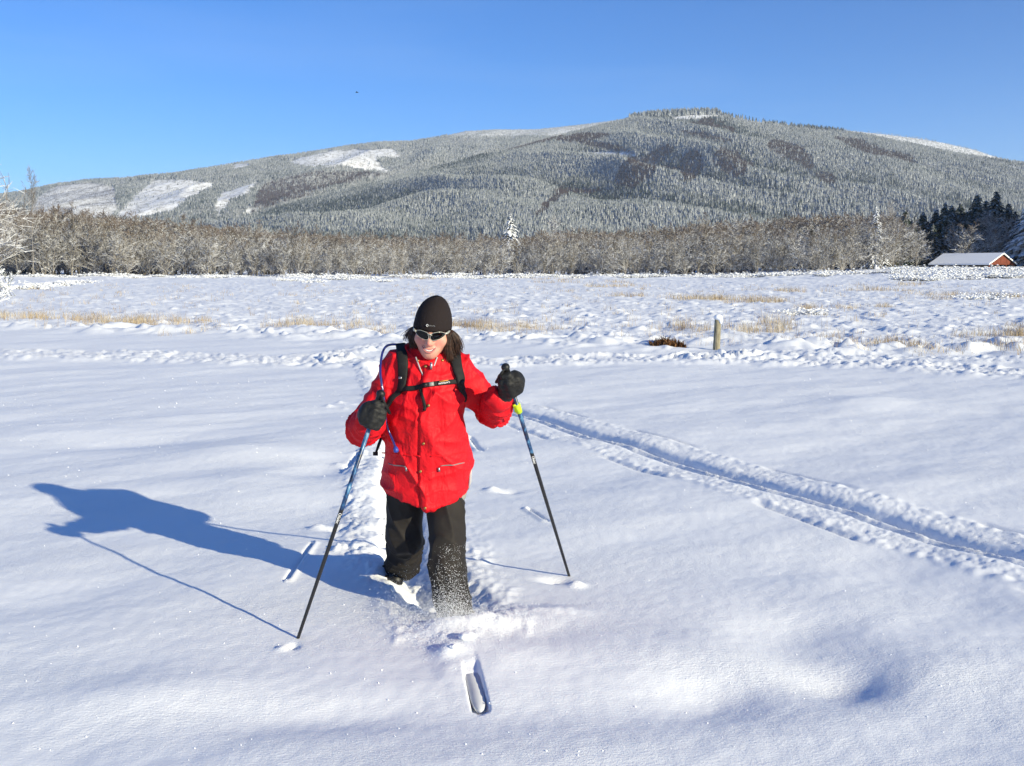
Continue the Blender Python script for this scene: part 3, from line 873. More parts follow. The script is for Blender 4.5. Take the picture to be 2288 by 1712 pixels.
# ---- the wood goes on behind, where no single tree can be told from the next
_r0 = np.random.RandomState(8); n = 620; yy = _r0.uniform(192, 262, n); uu = _r0.uniform(-.53, .53, n); xx = uu * yy
tp = np.interp(1144 + 2300 * uu, TOPX, TOPY) + _r0.normal(size=n) * 5 - 1
sc_ = np.array([W(1144 + 2300 * a, b, c)[2] for a, b, c in zip(uu, tp, yy)]) / 10.3
src = []
for q in (0, 3, 5):
    T, C = bare_tree(150 + q, 10.0, stems=2, limbs=14, subs=8, twigs=4, limb_len=0.38, rscale=1.6, up=1.2, lean=.3, low=.02)
    v1, f1 = segs(T, 4); v2, f2 = segs(C, 3); me = fast_mesh('back_wood_tree', np.concatenate([v1, v2]), np.concatenate([f1, f2 + len(v1)]), False); me.materials.append(M_TWIG)
    src.append(bpy.data.objects.new('back_wood_tree', me))
o = instancer('back_wood', np.stack([xx, yy, H(xx, yy)], 1), _r0.randint(0, 3, n), src, np.stack([sc_ * 1.3, sc_ * 1.3, sc_], 1))
tag(o, 'bare grey-brown wood filling the ground behind the alder thicket', 'wood', kind='stuff')
print('alders', n_ald, time.time() - T0)

# ---- single trees
def single_bare(name, px, py_base, py_top, D, label, seed, sx=1.0, matc=M_TWIG2, **kw):
    x = (px - 1144) / 2300 * D
    z0 = Hs(x, D)
    h = W(px, py_top, D)[2] - z0
    T, C = bare_tree(seed, h, **kw)
    o = tree_proto(name, T, C, M_BARK, matc)
    return place(o, True, (x, D, z0), 0.0, (sx, sx, 1.0), label, 'tree')
single_bare('bare_tree', -42, 640, 318, 80, 'tall bare tree with long snowy limbs cut by the left edge', 301, stems=2, limbs=26, subs=8, twigs=4, limb_len=0.46, up=0.55, lean=0.12, r0=0.17, low=0.12, rscale=1.2)
single_bare('bare_tree', 78, 620, 376, 158, 'tall thin tree rising above the thicket at far left, brush-like top', 302, 0.55, stems=1, limbs=30, subs=7, twigs=4, limb_len=0.34, up=1.2, lean=0.05, r0=0.16, low=0.35)
single_bare('bare_tree', 1236, 618, 486, 172, 'pale spreading bare tree standing above the thicket right of the white spruce', 303, stems=1, limbs=20, subs=8, twigs=4, limb_len=0.4, up=0.8, low=0.3)
single_bare('bare_tree', 1640, 610, 478, 172, 'bare tree with forked snowy crown taller than its neighbours, mid right', 304, stems=2, limbs=14, subs=7, twigs=4, limb_len=0.4, up=1.0, low=0.3)
single_bare('bare_tree', 1990, 605, 448, 186, 'tall hazy brown bare tree behind the left end of the dark conifers', 305, 0.9, stems=2, limbs=18, subs=8, twigs=5, limb_len=0.36, up=1.1, low=0.3)
single_bare('bare_tree', 1910, 605, 470, 184, 'tan bare tree left of the snow-laden fir on the right', 306, stems=2, limbs=16, subs=7, twigs=5, limb_len=0.4, up=1.0, low=0.3)
single_bare('bare_tree', 2208, 600, 478, 198, 'rounded bare tree with fan of pale twigs behind the barn', 307, stems=3, limbs=18, subs=9, twigs=5, limb_len=0.5, up=1.2, lean=0.3, low=0.12)
single_bare('bare_tree', 2122, 602, 505, 199, 'shaded bare tree with arching limbs above the barn roof\'s left end', 308, 0.8, stems=2, limbs=12, subs=8, twigs=4, limb_len=0.55, up=0.7, lean=0.3, low=0.12)
single_bare('bare_tree', 2040, 605, 520, 192, 'low frosted bare tree before the dark conifers, left of the barn', 309, stems=2, limbs=16, subs=8, twigs=4, limb_len=0.6, up=0.6, lean=0.3, low=0.1)
single_bare('bare_tree', 2280, 600, 500, 200, 'shaded bare tree at the right edge behind the barn gable', 310, stems=2, limbs=16, subs=8, twigs=4, limb_len=0.5, up=0.9, lean=0.2, low=0.12)

def conifer(seed, h, spread=0.2, whorls=20, per=9, droop=0.35, lump=1.0):
    """trunk, then boughs carrying many small flat sprays"""
    rg = np.random.RandomState(seed)
    v, f = tube([(0, 0, -0.3), (0, 0, h * 0.5), (0, 0, h)], [h * 0.016, h * 0.010, h * 0.002], 6)
    V, Fc = [], []
    for k in range(whorls):
        t = 0.06 + 0.93 * (k / whorls) ** 0.95
        L = h * spread * (1 - t) ** 0.95 * (1.0 if t > 0.12 else 0.8) + 0.006 * h
        for b in range(per):
            az = rg.uniform(0, 6.28); l = L * rg.uniform(0.6, 1.15); z = h * (t + rg.uniform(-.02, .02))
            ca, sa = math.cos(az), math.sin(az); rt = np.array([-sa, ca, 0])
            ns = max(3, int(5 * lump))
            for s in range(ns):
                q = (s + rg.rand()) / ns
                c = np.array([ca * l * q, sa * l * q, z - droop * l * q * q + 0.12 * l * q])
                w = (0.16 * h * spread * (0.30 + 0.70 * (1 - t)) + 0.20 * l * (1 - 0.6 * q)) * rg.uniform(0.7, 1.3) * 0.75
                fw = np.array([ca, sa, -droop * 1.3 * q + rg.uniform(-.25, .15)])
                sd = rt + np.array([0, 0, rg.uniform(-.35, .35)])
                o = len(V)
                V += [c - fw * w * .5, c + sd * w * .55 - (0, 0, w * .18), c + fw * w * .9 - (0, 0, w * .15), c - sd * w * .55 - (0, 0, w * .18), c + np.array([0, 0, w * .16])]
                Fc += [(o, o + 1, o + 4), (o + 1, o + 2, o + 4), (o + 2, o + 3, o + 4), (o + 3, o, o + 4), (o, o + 3, o + 1), (o + 1, o + 3, o + 2)]
    return (v, f), (np.array(V), np.array(Fc))
def single_conifer(name, px, py_top, D, seed, label, m, sx=1.0, group=None, **kw):
    x = (px - 1144) / 2300 * D; z0 = Hs(x, D)
    h = W(px, py_top, D)[2] - z0
    (v, f), (V, Fc) = conifer(seed, h, **kw)
    o = empty(name, (0, 0, 0))
    mk('trunk', v, f, M_TRUNK, o); mk('crown', V, Fc, m, o, smooth=False)
    return place(o, True, (x, D, z0), 0.0, (sx, sx, 1), label, 'tree', group)
single_conifer('spruce_tree', 1141, 472, 206, 401, 'lone white spruce loaded with snow above the middle of the thicket', M_NEEDLE_W, spread=0.36, whorls=18, per=11, droop=0.55)
single_conifer('spruce_tree', 1949, 458, 181, 402, 'slender snow-laden fir standing above the thicket on the right', M_NEEDLE_W, spread=0.25, whorls=24, per=10, droop=0.55)
single_conifer('spruce_tree', 1808, 478, 190, 403, 'small dark-topped conifer poking out of the thicket, mid right', M_NEEDLE_D, spread=0.16, whorls=18, per=9)
single_conifer('spruce_tree', 484, 514, 190, 404, 'small green conifer tip in the left half of the thicket', M_NEEDLE_D, spread=0.12, whorls=16, per=8)
single_conifer('spruce_tree', 911, 506, 196, 405, 'dark conifer tip above the thicket, left of two by the mountain foot', M_NEEDLE_D, spread=0.12, whorls=16, per=8)
single_conifer('spruce_tree', 996, 508, 196, 406, 'dark conifer tip above the thicket, right of two by the mountain foot', M_NEEDLE_D, spread=0.11, whorls=16, per=8)
for i, (px, top, D, lab) in enumerate(((2012, 468, 204, 'olive-topped conifer at the left end of the dark stand'), (2052, 470, 206, 'dark conifer just left of the double-topped one in the right stand'),
        (2100, 450, 204, 'double-topped dark conifer above the left half of the barn roof'), (2114, 456, 207, 'slimmer top leaning right of the double-topped dark conifer'),
        (2170, 432, 206, 'tall dark conifer above the middle of the barn'), (2212, 424, 208, 'tallest dark conifer, snow-tipped, above the barn gable'),
        (2240, 452, 205, 'dark conifer falling away right of the tallest one'), (2300, 410, 196, 'snow-flecked conifer cut by the right edge of the picture'),
        (2075, 500, 202, 'low dark conifer deep in shade left of the barn'), (2268, 500, 204, 'low dark conifer in shade right of the barn gable'), (1996, 512, 200, 'lowest conifer where the dark stand begins, beside the thicket'), (2034, 506, 201, 'squat dark conifer filling the gap at the stand\'s left end'), (2140, 492, 203, 'squat dark conifer right behind the barn roof ridge'), (2192, 496, 203, 'squat dark conifer behind the barn gable'), (2080, 466, 209, 'dark conifer in the second row, just left of the double-topped one'), (2134, 452, 210, 'dark conifer in the second row between the double top and the tall one'), (2150, 470, 204, 'dark conifer filling the middle of the stand above the barn roof'), (2190, 446, 211, 'dark conifer in the second row left of the tallest one'), (2256, 470, 207, 'dark conifer sloping down at the right end of the stand'), (2022, 490, 207, 'dark conifer behind the olive-topped one at the stand\'s left end'))):
    single_conifer('fir_tree', px, top, D, 420 + i, lab, M_NEEDLE_D if i != 7 else M_NEEDLE_W, spread=0.43, whorls=28, per=22, droop=0.35, lump=1.4, group='dark conifers by the barn')
# conifers just outside the frame whose shade falls on that stand
for i, (x, y, h) in enumerate(((97.5, 186, 18), (101, 189, 20), (112, 181, 29), (105, 192, 27), (121, 176, 30), (112, 196, 28), (131, 174, 30), (105, 200, 25), (104, 186, 26), (109, 188, 29), (117, 190, 30), (124, 186, 30))):
    (v, f), (V, Fc) = conifer(450 + i, h, spread=0.33, whorls=24, per=20, lump=1.3)
    o = empty('fir_tree', (0, 0, 0)); mk('trunk', v, f, M_TRUNK, o); mk('crown', V, Fc, M_NEEDLE_D, o, smooth=False)
    place(o, True, (x, y, Hs(x, y)), 0, 1.0, 'dark conifer outside the right edge that shades the barn\'s surroundings', 'tree', 'conifers beyond the right edge')

# ---- snow-laden brush along the thicket and in front of the barn
def shrub(seed, n=110, r=1.4, h=1.1):
    rg = np.random.RandomState(seed); S = []; V, Fc = [], []
    for k in range(n):
        az = rg.uniform(0, 6.28); q = r * math.sqrt(rg.rand()) * .8
        p = np.array([math.cos(az) * q, math.sin(az) * q, -0.1]); a2 = rg.uniform(0, 6.28)
        d = unit(np.array([math.cos(a2) * .8, math.sin(a2) * .8, 1.1])); L = h * rg.uniform(.5, 1.25)
        for s in range(4):
            e = p + d * L / 4; S.append((p, e, .022 - .004 * s, .018 - .004 * s)); p = e
            d = unit(d + np.array([math.cos(a2) * .25, math.sin(a2) * .25, -0.32]) + rg.normal(size=3) * .12)
            if rg.rand() < .36:
                c = p; s0 = rg.uniform(.05, .15); o = len(V)          # a pad of snow caught on the twig
                m = 6
                ring = [c + np.array([math.cos(t) * s0 * rg.uniform(.8, 1.3), math.sin(t) * s0 * rg.uniform(.8, 1.3), -s0 * .1]) for t in np.linspace(0, 6.28, m + 1)[:-1]]
                V += ring + [c + np.array([0, 0, s0 * .65]), c - np.array([0, 0, s0 * .35])]
                for t in range(m): Fc += [(o + t, o + (t + 1) % m, o + m), (o + (t + 1) % m, o + t, o + m + 1)]
    v, f = segs(S, 3)
    root = empty('snowy_shrub', (0, 0, 0))
    mk('twigs', v, f, M_SHRUB, root, smooth=False); mk('snow_pads', np.array(V), np.array(Fc), M_SNOWP, root)
    return [root, 0]
SHRUBS = [shrub(500 + i) for i in range(5)]
def put_shrub(x, y, s, label, group):
    pr = SHRUBS[rg.randrange(5)]
    place(pr[0], pr[1] == 0, (x, y, Hs(x, y) - 0.05), rg.uniform(0, 6.28), (s * 1.25, s * 1.25, s), label, 'shrub', group); pr[1] += 1
x = -78.0
while x < 58:
    y = 154 + rg.uniform(-5, 4) + 4 * math.sin(x * 0.07) - (4 if rg.random() < .3 else 0)
    put_shrub(x, y, rg.uniform(0.6, 1.5), 'low snow-covered shrub at the foot of the alder thicket', 'shrubs at the foot of the thicket'); x += rg.uniform(1.2, 2.6)
for i in range(46):
    px = rg.uniform(2010, 2330); D = rg.uniform(118, 158); x = (px - 1144) / 2300 * D
    put_shrub(x, D, rg.uniform(0.9, 1.6), 'snow-covered bramble mound in front of the barn', 'brambles in front of the barn')
for px, py, s, lab in ((640, 628, .9, 'leftmost snow-buried tussock of the row before the thicket, left of the beanie'), (700, 632, .9, 'second snow-buried tussock from the left in the row left of the beanie'), (760, 626, 1.0, 'largest snow-buried tussock in the row before the thicket, left of the beanie'),
        (820, 624, .9, 'snow-buried tussock just left of the beanie at the thicket foot'), (860, 630, .8, 'snow-buried tussock nearest in the row left of the beanie'), (905, 622, .8, 'snow-buried tussock straight behind the beanie'), (1795, 700, .5, 'lone snow-capped tussock out on the meadow right of the post'),
        (2160, 665, .55, 'left one of three small tussocks below the barn'), (2200, 668, .6, 'middle one of three small tussocks below the barn'), (2240, 664, .6, 'right one of three small tussocks below the barn'), (120, 640, 1.0, 'middle snow-buried tussock near the left edge of the meadow'), (60, 646, 1.0, 'snow-buried tussock closest to the left edge bush'), (180, 634, .9, 'rightmost of three snow-buried tussocks near the left edge')):
    g = G(px, py); put_shrub(g[0], g[1], s, lab, 'tussocks out on the meadow')
def edge_bush():
    g = G(-66, 704); T, C = bare_tree(520, 2.2, stems=14, limbs=12, subs=7, twigs=5, limb_len=0.5, up=0.6, lean=0.7, r0=0.03, low=0.05, rscale=0.55)
    o = tree_proto('snowy_bush', T, C, M_SHRUB, M_NEEDLE_W, ('stems', 'twigs'))
    place(o, True, (g[0], g[1], Hs(g[0], g[1])), 0.3, 1.0, 'snow-plastered bush cut off by the left edge of the picture', 'bush')
edge_bush()

# ---- dry grass standing out of the snow
def m_grass():
    m = mat('dry_grass', (0.45, 0.33, 0.18), 0.9, 0.1); t = NT(m)
    n = t.noise(1.3, 3); t.color(t.ramp(n, [(0.3, (0.26, 0.18, 0.10)), (0.5, (0.45, 0.35, 0.22)), (0.72, (0.70, 0.64, 0.52))]))
    return m
M_GRASS = m_grass()
def blades(P, Hh, Wd, seed, bend=0.5):
    rg = np.random.RandomState(seed); n = len(P)
    az = rg.uniform(0, 6.28, n); d = np.stack([np.cos(az), np.sin(az), np.zeros(n)], 1); s = np.stack([-np.sin(az), np.cos(az), np.zeros(n)], 1)
    b = rg.uniform(0.0, 1.0, n)[:, None] ** 0.8 * bend * Hh[:, None]
    up = np.array([[0, 0, 1.0]])
    q0 = P; q1 = P + up * Hh[:, None] * .6 + d * b * .3; q2 = P + up * Hh[:, None] * rg.uniform(.75, 1.0, n)[:, None] + d * b
    w = Wd[:, None]
    V = np.stack([q0 - s * w, q0 + s * w, q1 + s * w * .7, q1 - s * w * .7, q2 + s * w * .25, q2 - s * w * .25], 1).reshape(-1, 3)
    o = (np.arange(n) * 6)[:, None, None]
    return V, (o + np.array([[0, 1, 2, 3], [3, 2, 4, 5]])[None]).reshape(-1, 4)
GRASS = [  # photo position of the tuft, half width and count, height in metres
    (40, 708, 60, 260, .5), (95, 712, 40, 160, .5), (190, 712, 50, 200, .55), (250, 722, 70, 420, .6), (310, 730, 60, 400, .55), (350, 722, 50, 220, .5), (400, 720, 40, 140, .4), (445, 745, 40, 120, .35),
    (430, 720, 50, 110, .4), (650, 726, 40, 160, .4), (690, 722, 50, 300, .5), (720, 735, 60, 260, .4), (790, 726, 60, 160, .4), (850, 740, 60, 200, .4), (1030, 728, 60, 380, .45), (1075, 732, 60, 300, .45), (1130, 735, 50, 200, .4), (1180, 730, 50, 200, .4), (1240, 734, 30, 100, .35),
    (1395, 662, 40, 260, .55), (1335, 642, 50, 200, .6), (1400, 640, 30, 100, .6), (1560, 668, 60, 380, .6), (1620, 670, 60, 420, .6), (1690, 674, 40, 360, .55), (1720, 672, 40, 160, .5), (1770, 652, 60, 180, .7), (1940, 650, 40, 220, .7), (1810, 690, 40, 240, .45), (1880, 686, 30, 120, .4), (1970, 684, 30, 160, .4),
    (1500, 735, 60, 160, .5), (1550, 738, 50, 160, .5), (1660, 742, 40, 160, .5), (1710, 738, 60, 240, .55), (1740, 728, 30, 160, .8), (1765, 738, 20, 90, .7), (1840, 755, 50, 120, .35), (1990, 775, 80, 220, .35), (2030, 785, 60, 220, .35), (2100, 790, 60, 160, .3), (2230, 752, 50, 240, .5), (2270, 748, 40, 260, .6), (2250, 790, 50, 160, .4),
    (2110, 660, 80, 220, .6), (2180, 662, 60, 180, .6), (2250, 664, 60, 180, .6), (2080, 668, 40, 120, .5), (1300, 632, 90, 240, .7), (1230, 626, 60, 160, .7), (930, 625, 50, 120, .6), (1700, 650, 40, 100, .5), (2020, 640, 60, 140, .7), (2060, 636, 40, 100, .7)]
PB, HB_, WB_ = [], [], []
_r = np.random.RandomState(77)
for px, py, hw, n, hh in GRASS:
    g = G(px, py); dist = g[1]; rx = hw / 2300 * dist
    n = int(n * 1.25)
    P = np.stack([g[0] + _r.normal(size=n) * rx * .55, g[1] + _r.normal(size=n) * max(rx * .6, 0.5), np.zeros(n)], 1)
    # blades stand in bunches
    bx = _r.randint(0, max(3, n // 22), n); bo = _r.normal(size=(max(3, n // 22), 2)) * np.array([[rx * .6, max(rx * .7, .5)]])
    P[:, :2] = np.array([g[0], g[1]])[None] + bo[bx] + _r.normal(size=(n, 2)) * 0.13 * max(1, dist / 30)
    P[:, 2] = H(P[:, 0], P[:, 1]) - 0.03
    PB.append(P); HB_.append(_r.uniform(.2, 1.0, n) * hh * .75); WB_.append(np.full(n, 0.0035) * max(1.0, dist / 26) * _r.uniform(.6, 1.3, n))
# small loose tufts all over the rough meadow
nc = 620; u = _r.uniform(-.53, .53, nc); yy = 17.5 + 75 * _r.rand(nc) ** 1.6; xx = u * yy; k = yy > EDGE(xx) + 0.2
for x_, y_ in zip(xx[k], yy[k]):
    n = int(_r.uniform(3, 22)); w_ = _r.uniform(.05, .22) * max(1, y_ / 35)
    P = np.stack([x_ + _r.normal(size=n) * w_, y_ + _r.normal(size=n) * w_, np.zeros(n)], 1); P[:, 2] = H(P[:, 0], P[:, 1]) - .03
    PB.append(P); HB_.append(_r.uniform(.3, 1.0, n) * _r.uniform(.14, .42)); WB_.append(np.full(n, 0.0035 * max(1, y_ / 26)))
v, f = blades(np.concatenate(PB), np.concatenate(HB_), np.concatenate(WB_), 5, 1.15)
tag(mk('dry_grass', v, f, M_GRASS, smooth=False), 'tan dry grass poking through the snow of the rough meadow', 'grass', kind='stuff')

# ---- dead brown growth under the bank beside the post
M_FERN = mat('dead_fern', (0.14, 0.07, 0.03), 0.9, 0.1); _t = NT(M_FERN); _t.color(_t.ramp(_t.noise(9, 3), [(0.35, (0.05, 0.022, 0.01)), (0.6, (0.20, 0.10, 0.045)), (0.8, (0.42, 0.28, 0.14))]))
g = G(1494, 779); n = 520
P = np.stack([g[0] + _r.uniform(-.33, .33, n), g[1] + _r.uniform(-.12, .35, n), np.zeros(n)], 1); P[:, 2] = H(P[:, 0], P[:, 1]) - .02
v, f = blades(P, _r.uniform(.06, .22, n) * (1 - 0.4 * np.abs(P[:, 0] - g[0]) / .33), np.full(n, .011), 8, 1.2)
o = mk('dead_fern_clump', v, f, M_FERN, smooth=False, loc=(g[0], g[1], Hs(g[0], g[1])))
tag(o, 'dark brown dead fern clump under the snow bank left of the post', 'plant')

# ---- the fence post
def post():
    b = G(1600, 783); t = W(1604, 714, b[1]); z0 = Hs(b[0], b[1])
    root = empty('fence_post', (b[0], b[1], z0))
    tag(root, 'weathered wooden fence post with a snow cap at the meadow edge', 'post')
    m = mat('weathered_wood', (0.3, 0.26, 0.18), 0.9, 0.1); q = NT(m)
    n = q.noise(7.0, 5, 0.7, 'Position', (6, 6, 0.7)); q.color(q.ramp(n, [(0.3, (0.07, 0.06, 0.045)), (0.5, (0.26, 0.23, 0.16)), (0.7, (0.42, 0.38, 0.27))])); q.bump(n, 0.01, 0.8)
    rgp = np.random.RandomState(4); V = []; N = 14; lev = 9
    for i in range(lev):
        f = i / (lev - 1); c = b + (t - b) * f; c = np.array([c[0], c[1], (z0 - .2) + (t[2] - z0 + .2) * f])
        for k in range(N):
            a = 2 * math.pi * k / N
            sq = 1.0 / max(abs(math.cos(a)), abs(math.sin(a))) ** 0.55
            rr_ = (0.064 - 0.006 * f) * sq * (1 + 0.05 * math.sin(3 * a + 2 * f) + rgp.uniform(-.03, .03)) * (1 - 0.16 * (k in (4, 9)))
            V.append(c + np.array([math.cos(a) * rr_, math.sin(a) * rr_, 0.012 * math.sin(2 * a) * (i == lev - 1)]))
    Fc = [(i * N + k, i * N + (k + 1) % N, (i + 1) * N + (k + 1) % N, (i + 1) * N + k) for i in range(lev - 1) for k in range(N)] + [tuple((lev - 1) * N + k for k in range(N))]
    mk('post_body', np.array(V), Fc, m, root)
    def cap(x, y, z):
        d = sd_ell(x, y, z, (t[0] + .004, t[1], t[2] + .035), (.078, .075, .062))
        d = smin(d, sd_ell(x, y, z, (t[0] + .045, t[1] - .045, t[2] - .03), (.028, .03, .055)), .05)
        return d
    v, f = sdf_mesh(cap, axis(t[0] - .12, .008, t[0] + .12), axis(t[1] - .12, .008, t[1] + .12), axis(t[2] - .12, .008, t[2] + .13))
    mk('snow_cap', v, f, M_SNOWP, root)
post()

# ---- the barn
def barn():
    D = 185.0; phi = R(53.5); Wd, L = 9.0, 11.6
    ax = np.array([math.cos(phi), -math.sin(phi), 0]); pn = np.array([-math.sin(phi), -math.cos(phi), 0])   # along the ridge, towards the front eave
    apex = W(2243, 567, D); ez = W(2219, 590, D)[2]
    cx = apex + ax * 0; z0 = Hs(apex[0], D) - 0.3
    root = empty('barn', (apex[0], apex[1], z0)); tag(root, 'small red-brown barn with a snow-covered roof among trees at right', 'barn')
    m_w = mat('barn_boards', (0.2, 0.055, 0.035), 0.85, 0.1); q = NT(m_w); q.color(q.ramp(q.noise(1.2, 4, .6, 'Position', (4, 4, .3)), [(0.3, (0.12, 0.035, 0.022)), (0.7, (0.25, 0.08, 0.05))]))
    m_d = mat('barn_timber', (0.06, 0.04, 0.03), 0.9, 0.1); m_i = mat('barn_inside_shade', (0.03, 0.025, 0.022), 0.95, 0.05)
    up = np.array([0, 0, 1.0]); rise = apex[2] - ez; hw = Wd / 2
    def pt(a, b, z): p = apex + ax * a + pn * b; return np.array([p[0], p[1], z])
    ridge = apex[2]
    def slab(parts, z_off, th, a0, a1, over):
        out = []
        for sgn in (1, -1):
            e = ez - over * rise / hw
            V = [pt(a0, 0, ridge + z_off), pt(a1, 0, ridge + z_off), pt(a1, sgn * (hw + over), e + z_off), pt(a0, sgn * (hw + over), e + z_off)]
            V += [v + up * th for v in V]
            out.append((np.array(V), [(3, 2, 1, 0), (4, 5, 6, 7), (0, 1, 5, 4), (1, 2, 6, 5), (2, 3, 7, 6), (3, 0, 4, 7)]))
        return out
    rf = slab(None, -0.16, 0.1, -L, 0.0, 0.25)
    ro = mk('roof', *join(rf), m_d, root, False)
    sn = slab(None, -0.055, 0.24, -L - 0.05, 0.05, 0.3)
    mk('roof_snow', *join(sn), M_SNOWP, ro, False)
    # gable boards: a row of upright planks under the roof
    nb = 16
    for k in range(nb):
        b0 = -hw + Wd * k / nb; b1 = b0 + Wd / nb - 0.04; bm = (b0 + b1) / 2
        zt = ridge - 0.2 - rise * abs(bm) / hw
        zb = ez + 0.15
        if zt - zb < 0.15: continue
        dep = -0.25 - 0.02 * (k % 2)
        V = [pt(dep, b0, zb), pt(dep, b1, zb), pt(dep, b1, ridge - 0.2 - rise * abs(b1) / hw), pt(dep, b0, ridge - 0.2 - rise * abs(b0) / hw)]
        V += [v - ax * 0.06 for v in V]
        mk('gable_board', np.array(V), [(0, 1, 2, 3), (7, 6, 5, 4), (0, 4, 5, 1), (1, 5, 6, 2), (2, 6, 7, 3), (3, 7, 4, 0)], m_w, root, False)
    for b in (-hw + .3, -hw / 3, hw / 3, hw - .3):
        for a in (-0.35, -L / 2, -L + .3):
            V = [pt(a + dx, b + dy, z) for z in (z0, ez + .1) for dx, dy in ((-.12, -.12), (.12, -.12), (.12, .12), (-.12, .12))]
            mk('wall_post', np.array(V), [(0, 1, 5, 4), (1, 2, 6, 5), (2, 3, 7, 6), (3, 0, 4, 7)], m_w if a > -1 else m_d, root, False)
    V = [pt(a, b, z) for z in (ez - .12, ez + .13) for a, b in ((-.5, -hw), (-.2, -hw), (-.2, hw), (-.5, hw))]
    mk('tie_beam', np.array(V), [(3, 2, 1, 0), (4, 5, 6, 7), (0, 1, 5, 4), (1, 2, 6, 5), (2, 3, 7, 6), (3, 0, 4, 7)], m_w, root, False)
    V = [pt(a, b, z) for z in (z0, ez - .02) for a, b in ((-L + .4, -hw + .45), (-1.2, -hw + .45), (-1.2, hw - .45), (-L + .4, hw - .45))]
    mk('inner_shade_wall', np.array(V), [(0, 1, 5, 4), (1, 2, 6, 5), (2, 3, 7, 6), (3, 0, 4, 7)], m_i, root, False)  # near-black box: paints the shade under the roof behind the open sides
barn()

# ---- a bird far off in the sky
def bird():
    p = W(798, 207, 130.0)
    root = empty('flying_bird', tuple(p)); tag(root, 'tiny dark bird gliding in the blue sky at upper left', 'bird')
    m = mat('bird_feathers', (0.02, 0.022, 0.028), 0.8, 0.1)
    def body(x, y, z):
        d = sd_cone(x, y, z, p + (-.10, 0, .0), p + (.12, 0, .02), .045, .030)
        d = smin(d, sd_cone(x, y, z, p + (.12, 0, .02), p + (.17, 0, .03), .03, .02), .02)
        return smin(d, sd_ell(x, y, z, p + np.array([-.19, 0, 0]), (.09, .035, .012)), .03)
    v, f = sdf_mesh(body, axis(p[0] - .32, .015, p[0] + .24), axis(p[1] - .1, .012, p[1] + .1), axis(p[2] - .09, .012, p[2] + .1)); mk('body', v, f, m, root)
    for s in (-1, 1):
        o = []
        for i in range(7):
            q = i / 6; c = p + np.array([-.02 - .08 * q * q, s * (.03 + .20 * q), .02 + .16 * q - .05 * q * q]); w = .075 * (1 - .75 * q ** 2)
            o += [c + (w, 0, 0), c + (0, 0, .010), c - (w, 0, .0), c - (0, 0, .010)]
        Fc = [(i * 4 + k, i * 4 + (k + 1) % 4, i * 4 + 4 + (k + 1) % 4, i * 4 + 4 + k) for i in range(6) for k in range(4)] + [(24, 25, 26, 27)]
        mk('wing', np.array(o), Fc, m, root)
bird()
print('trees', time.time() - T0)

# ================================================================== THE SKIER
def m_cloth(name, col, col2, rough=0.55, bump_s=60, bump_d=0.004, spec=0.35):
    m = mat(name, col, rough, spec); t = NT(m)
    n = t.noise(6.0, 4, 0.6); t.color(t.mix(n, col, col2))
    b = t.noise(bump_s, 4, 0.6); t.bump(b, bump_d, 0.7)
    return m
M_RED = m_cloth('red_nylon', (0.70, 0.007, 0.016), (0.58, 0.004, 0.010), 0.62, 30, 0.0012, 0.25)
_t = NT(M_RED); _n = _t.noise(9, 3, .5, 'Position', (1.6, 1.0, 0.6)); _n2 = _t.noise(22, 3, .5)
_c = _t.math('ABSOLUTE', _t.math('SUBTRACT', _n, .5)); _c2 = _t.math('ABSOLUTE', _t.math('SUBTRACT', _n2, .5))
_h = _t.math('MULTIPLY_ADD', _t.math('MINIMUM', _c2, .08), .5, _t.math('MINIMUM', _c, .07))
_t.bump(_h, 0.05, 0.5)       # thin creases of a stiff shell
M_RED_SHADE = m_cloth('red_collar_shade', (0.45, 0.006, 0.012), (0.35, 0.004, 0.01), 0.6, 60, 0.002)  # darker jacket red: shade inside the collar put into the colour
M_PANT = m_cloth('charcoal_cloth', (0.017, 0.0145, 0.013), (0.026, 0.0225, 0.020), 0.7, 40, 0.002, 0.2)
M_FLEECE = m_cloth('black_fleece', (0.016, 0.012, 0.012), (0.024, 0.018, 0.018), 0.9, 220, 0.003, 0.15)
M_GLOVE = m_cloth('glove_cloth', (0.008, 0.008, 0.0078), (0.014, 0.0136, 0.0126), 0.6, 55, 0.006)
M_BLACK = mat('black_webbing', (0.014, 0.014, 0.014), 0.7, 0.25); _t = NT(M_BLACK); _t.bump(_t.noise(400, 2), 0.001, 0.6)
M_RUBBER = mat('black_rubber', (0.010, 0.010, 0.011), 0.5, 0.4)
M_METAL = mat('grey_metal', (0.45, 0.45, 0.46), 0.35, 0.5, 0.9)
M_BRASS = mat('brass_snap', (0.35, 0.22, 0.08), 0.4, 0.5, 0.8)
M_GREY = mat('grey_zip', (0.42, 0.42, 0.43), 0.6, 0.3)
M_SKIN = mat('skin', (0.62, 0.33, 0.25), 0.5, 0.35)
_t = NT(M_SKIN); _t.b.inputs['Subsurface Weight'].default_value = 0.12; _t.b.inputs['Subsurface Radius'].default_value = (0.012, 0.004, 0.002); _t.b.inputs['Subsurface Scale'].default_value = 0.5
M_LIP = mat('lips', (0.52, 0.19, 0.17), 0.45, 0.35)
M_TOOTH = mat('teeth', (0.82, 0.80, 0.74), 0.3, 0.5)
M_MOUTH = mat('mouth_inside', (0.10, 0.02, 0.02), 0.7, 0.2)
M_LENS = mat('dark_lens', (0.004, 0.0045, 0.005), 0.12, 0.25)
M_FRAME = mat('silver_frame', (0.42, 0.42, 0.36), 0.4, 0.4, 0.3)
M_HAIR = mat('brown_hair', (0.055, 0.026, 0.014), 0.42, 0.5); _t = NT(M_HAIR); _t.color(_t.ramp(_t.noise(90, 2), [(0.35, (0.02, 0.010, 0.006)), (0.7, (0.085, 0.038, 0.02))]))
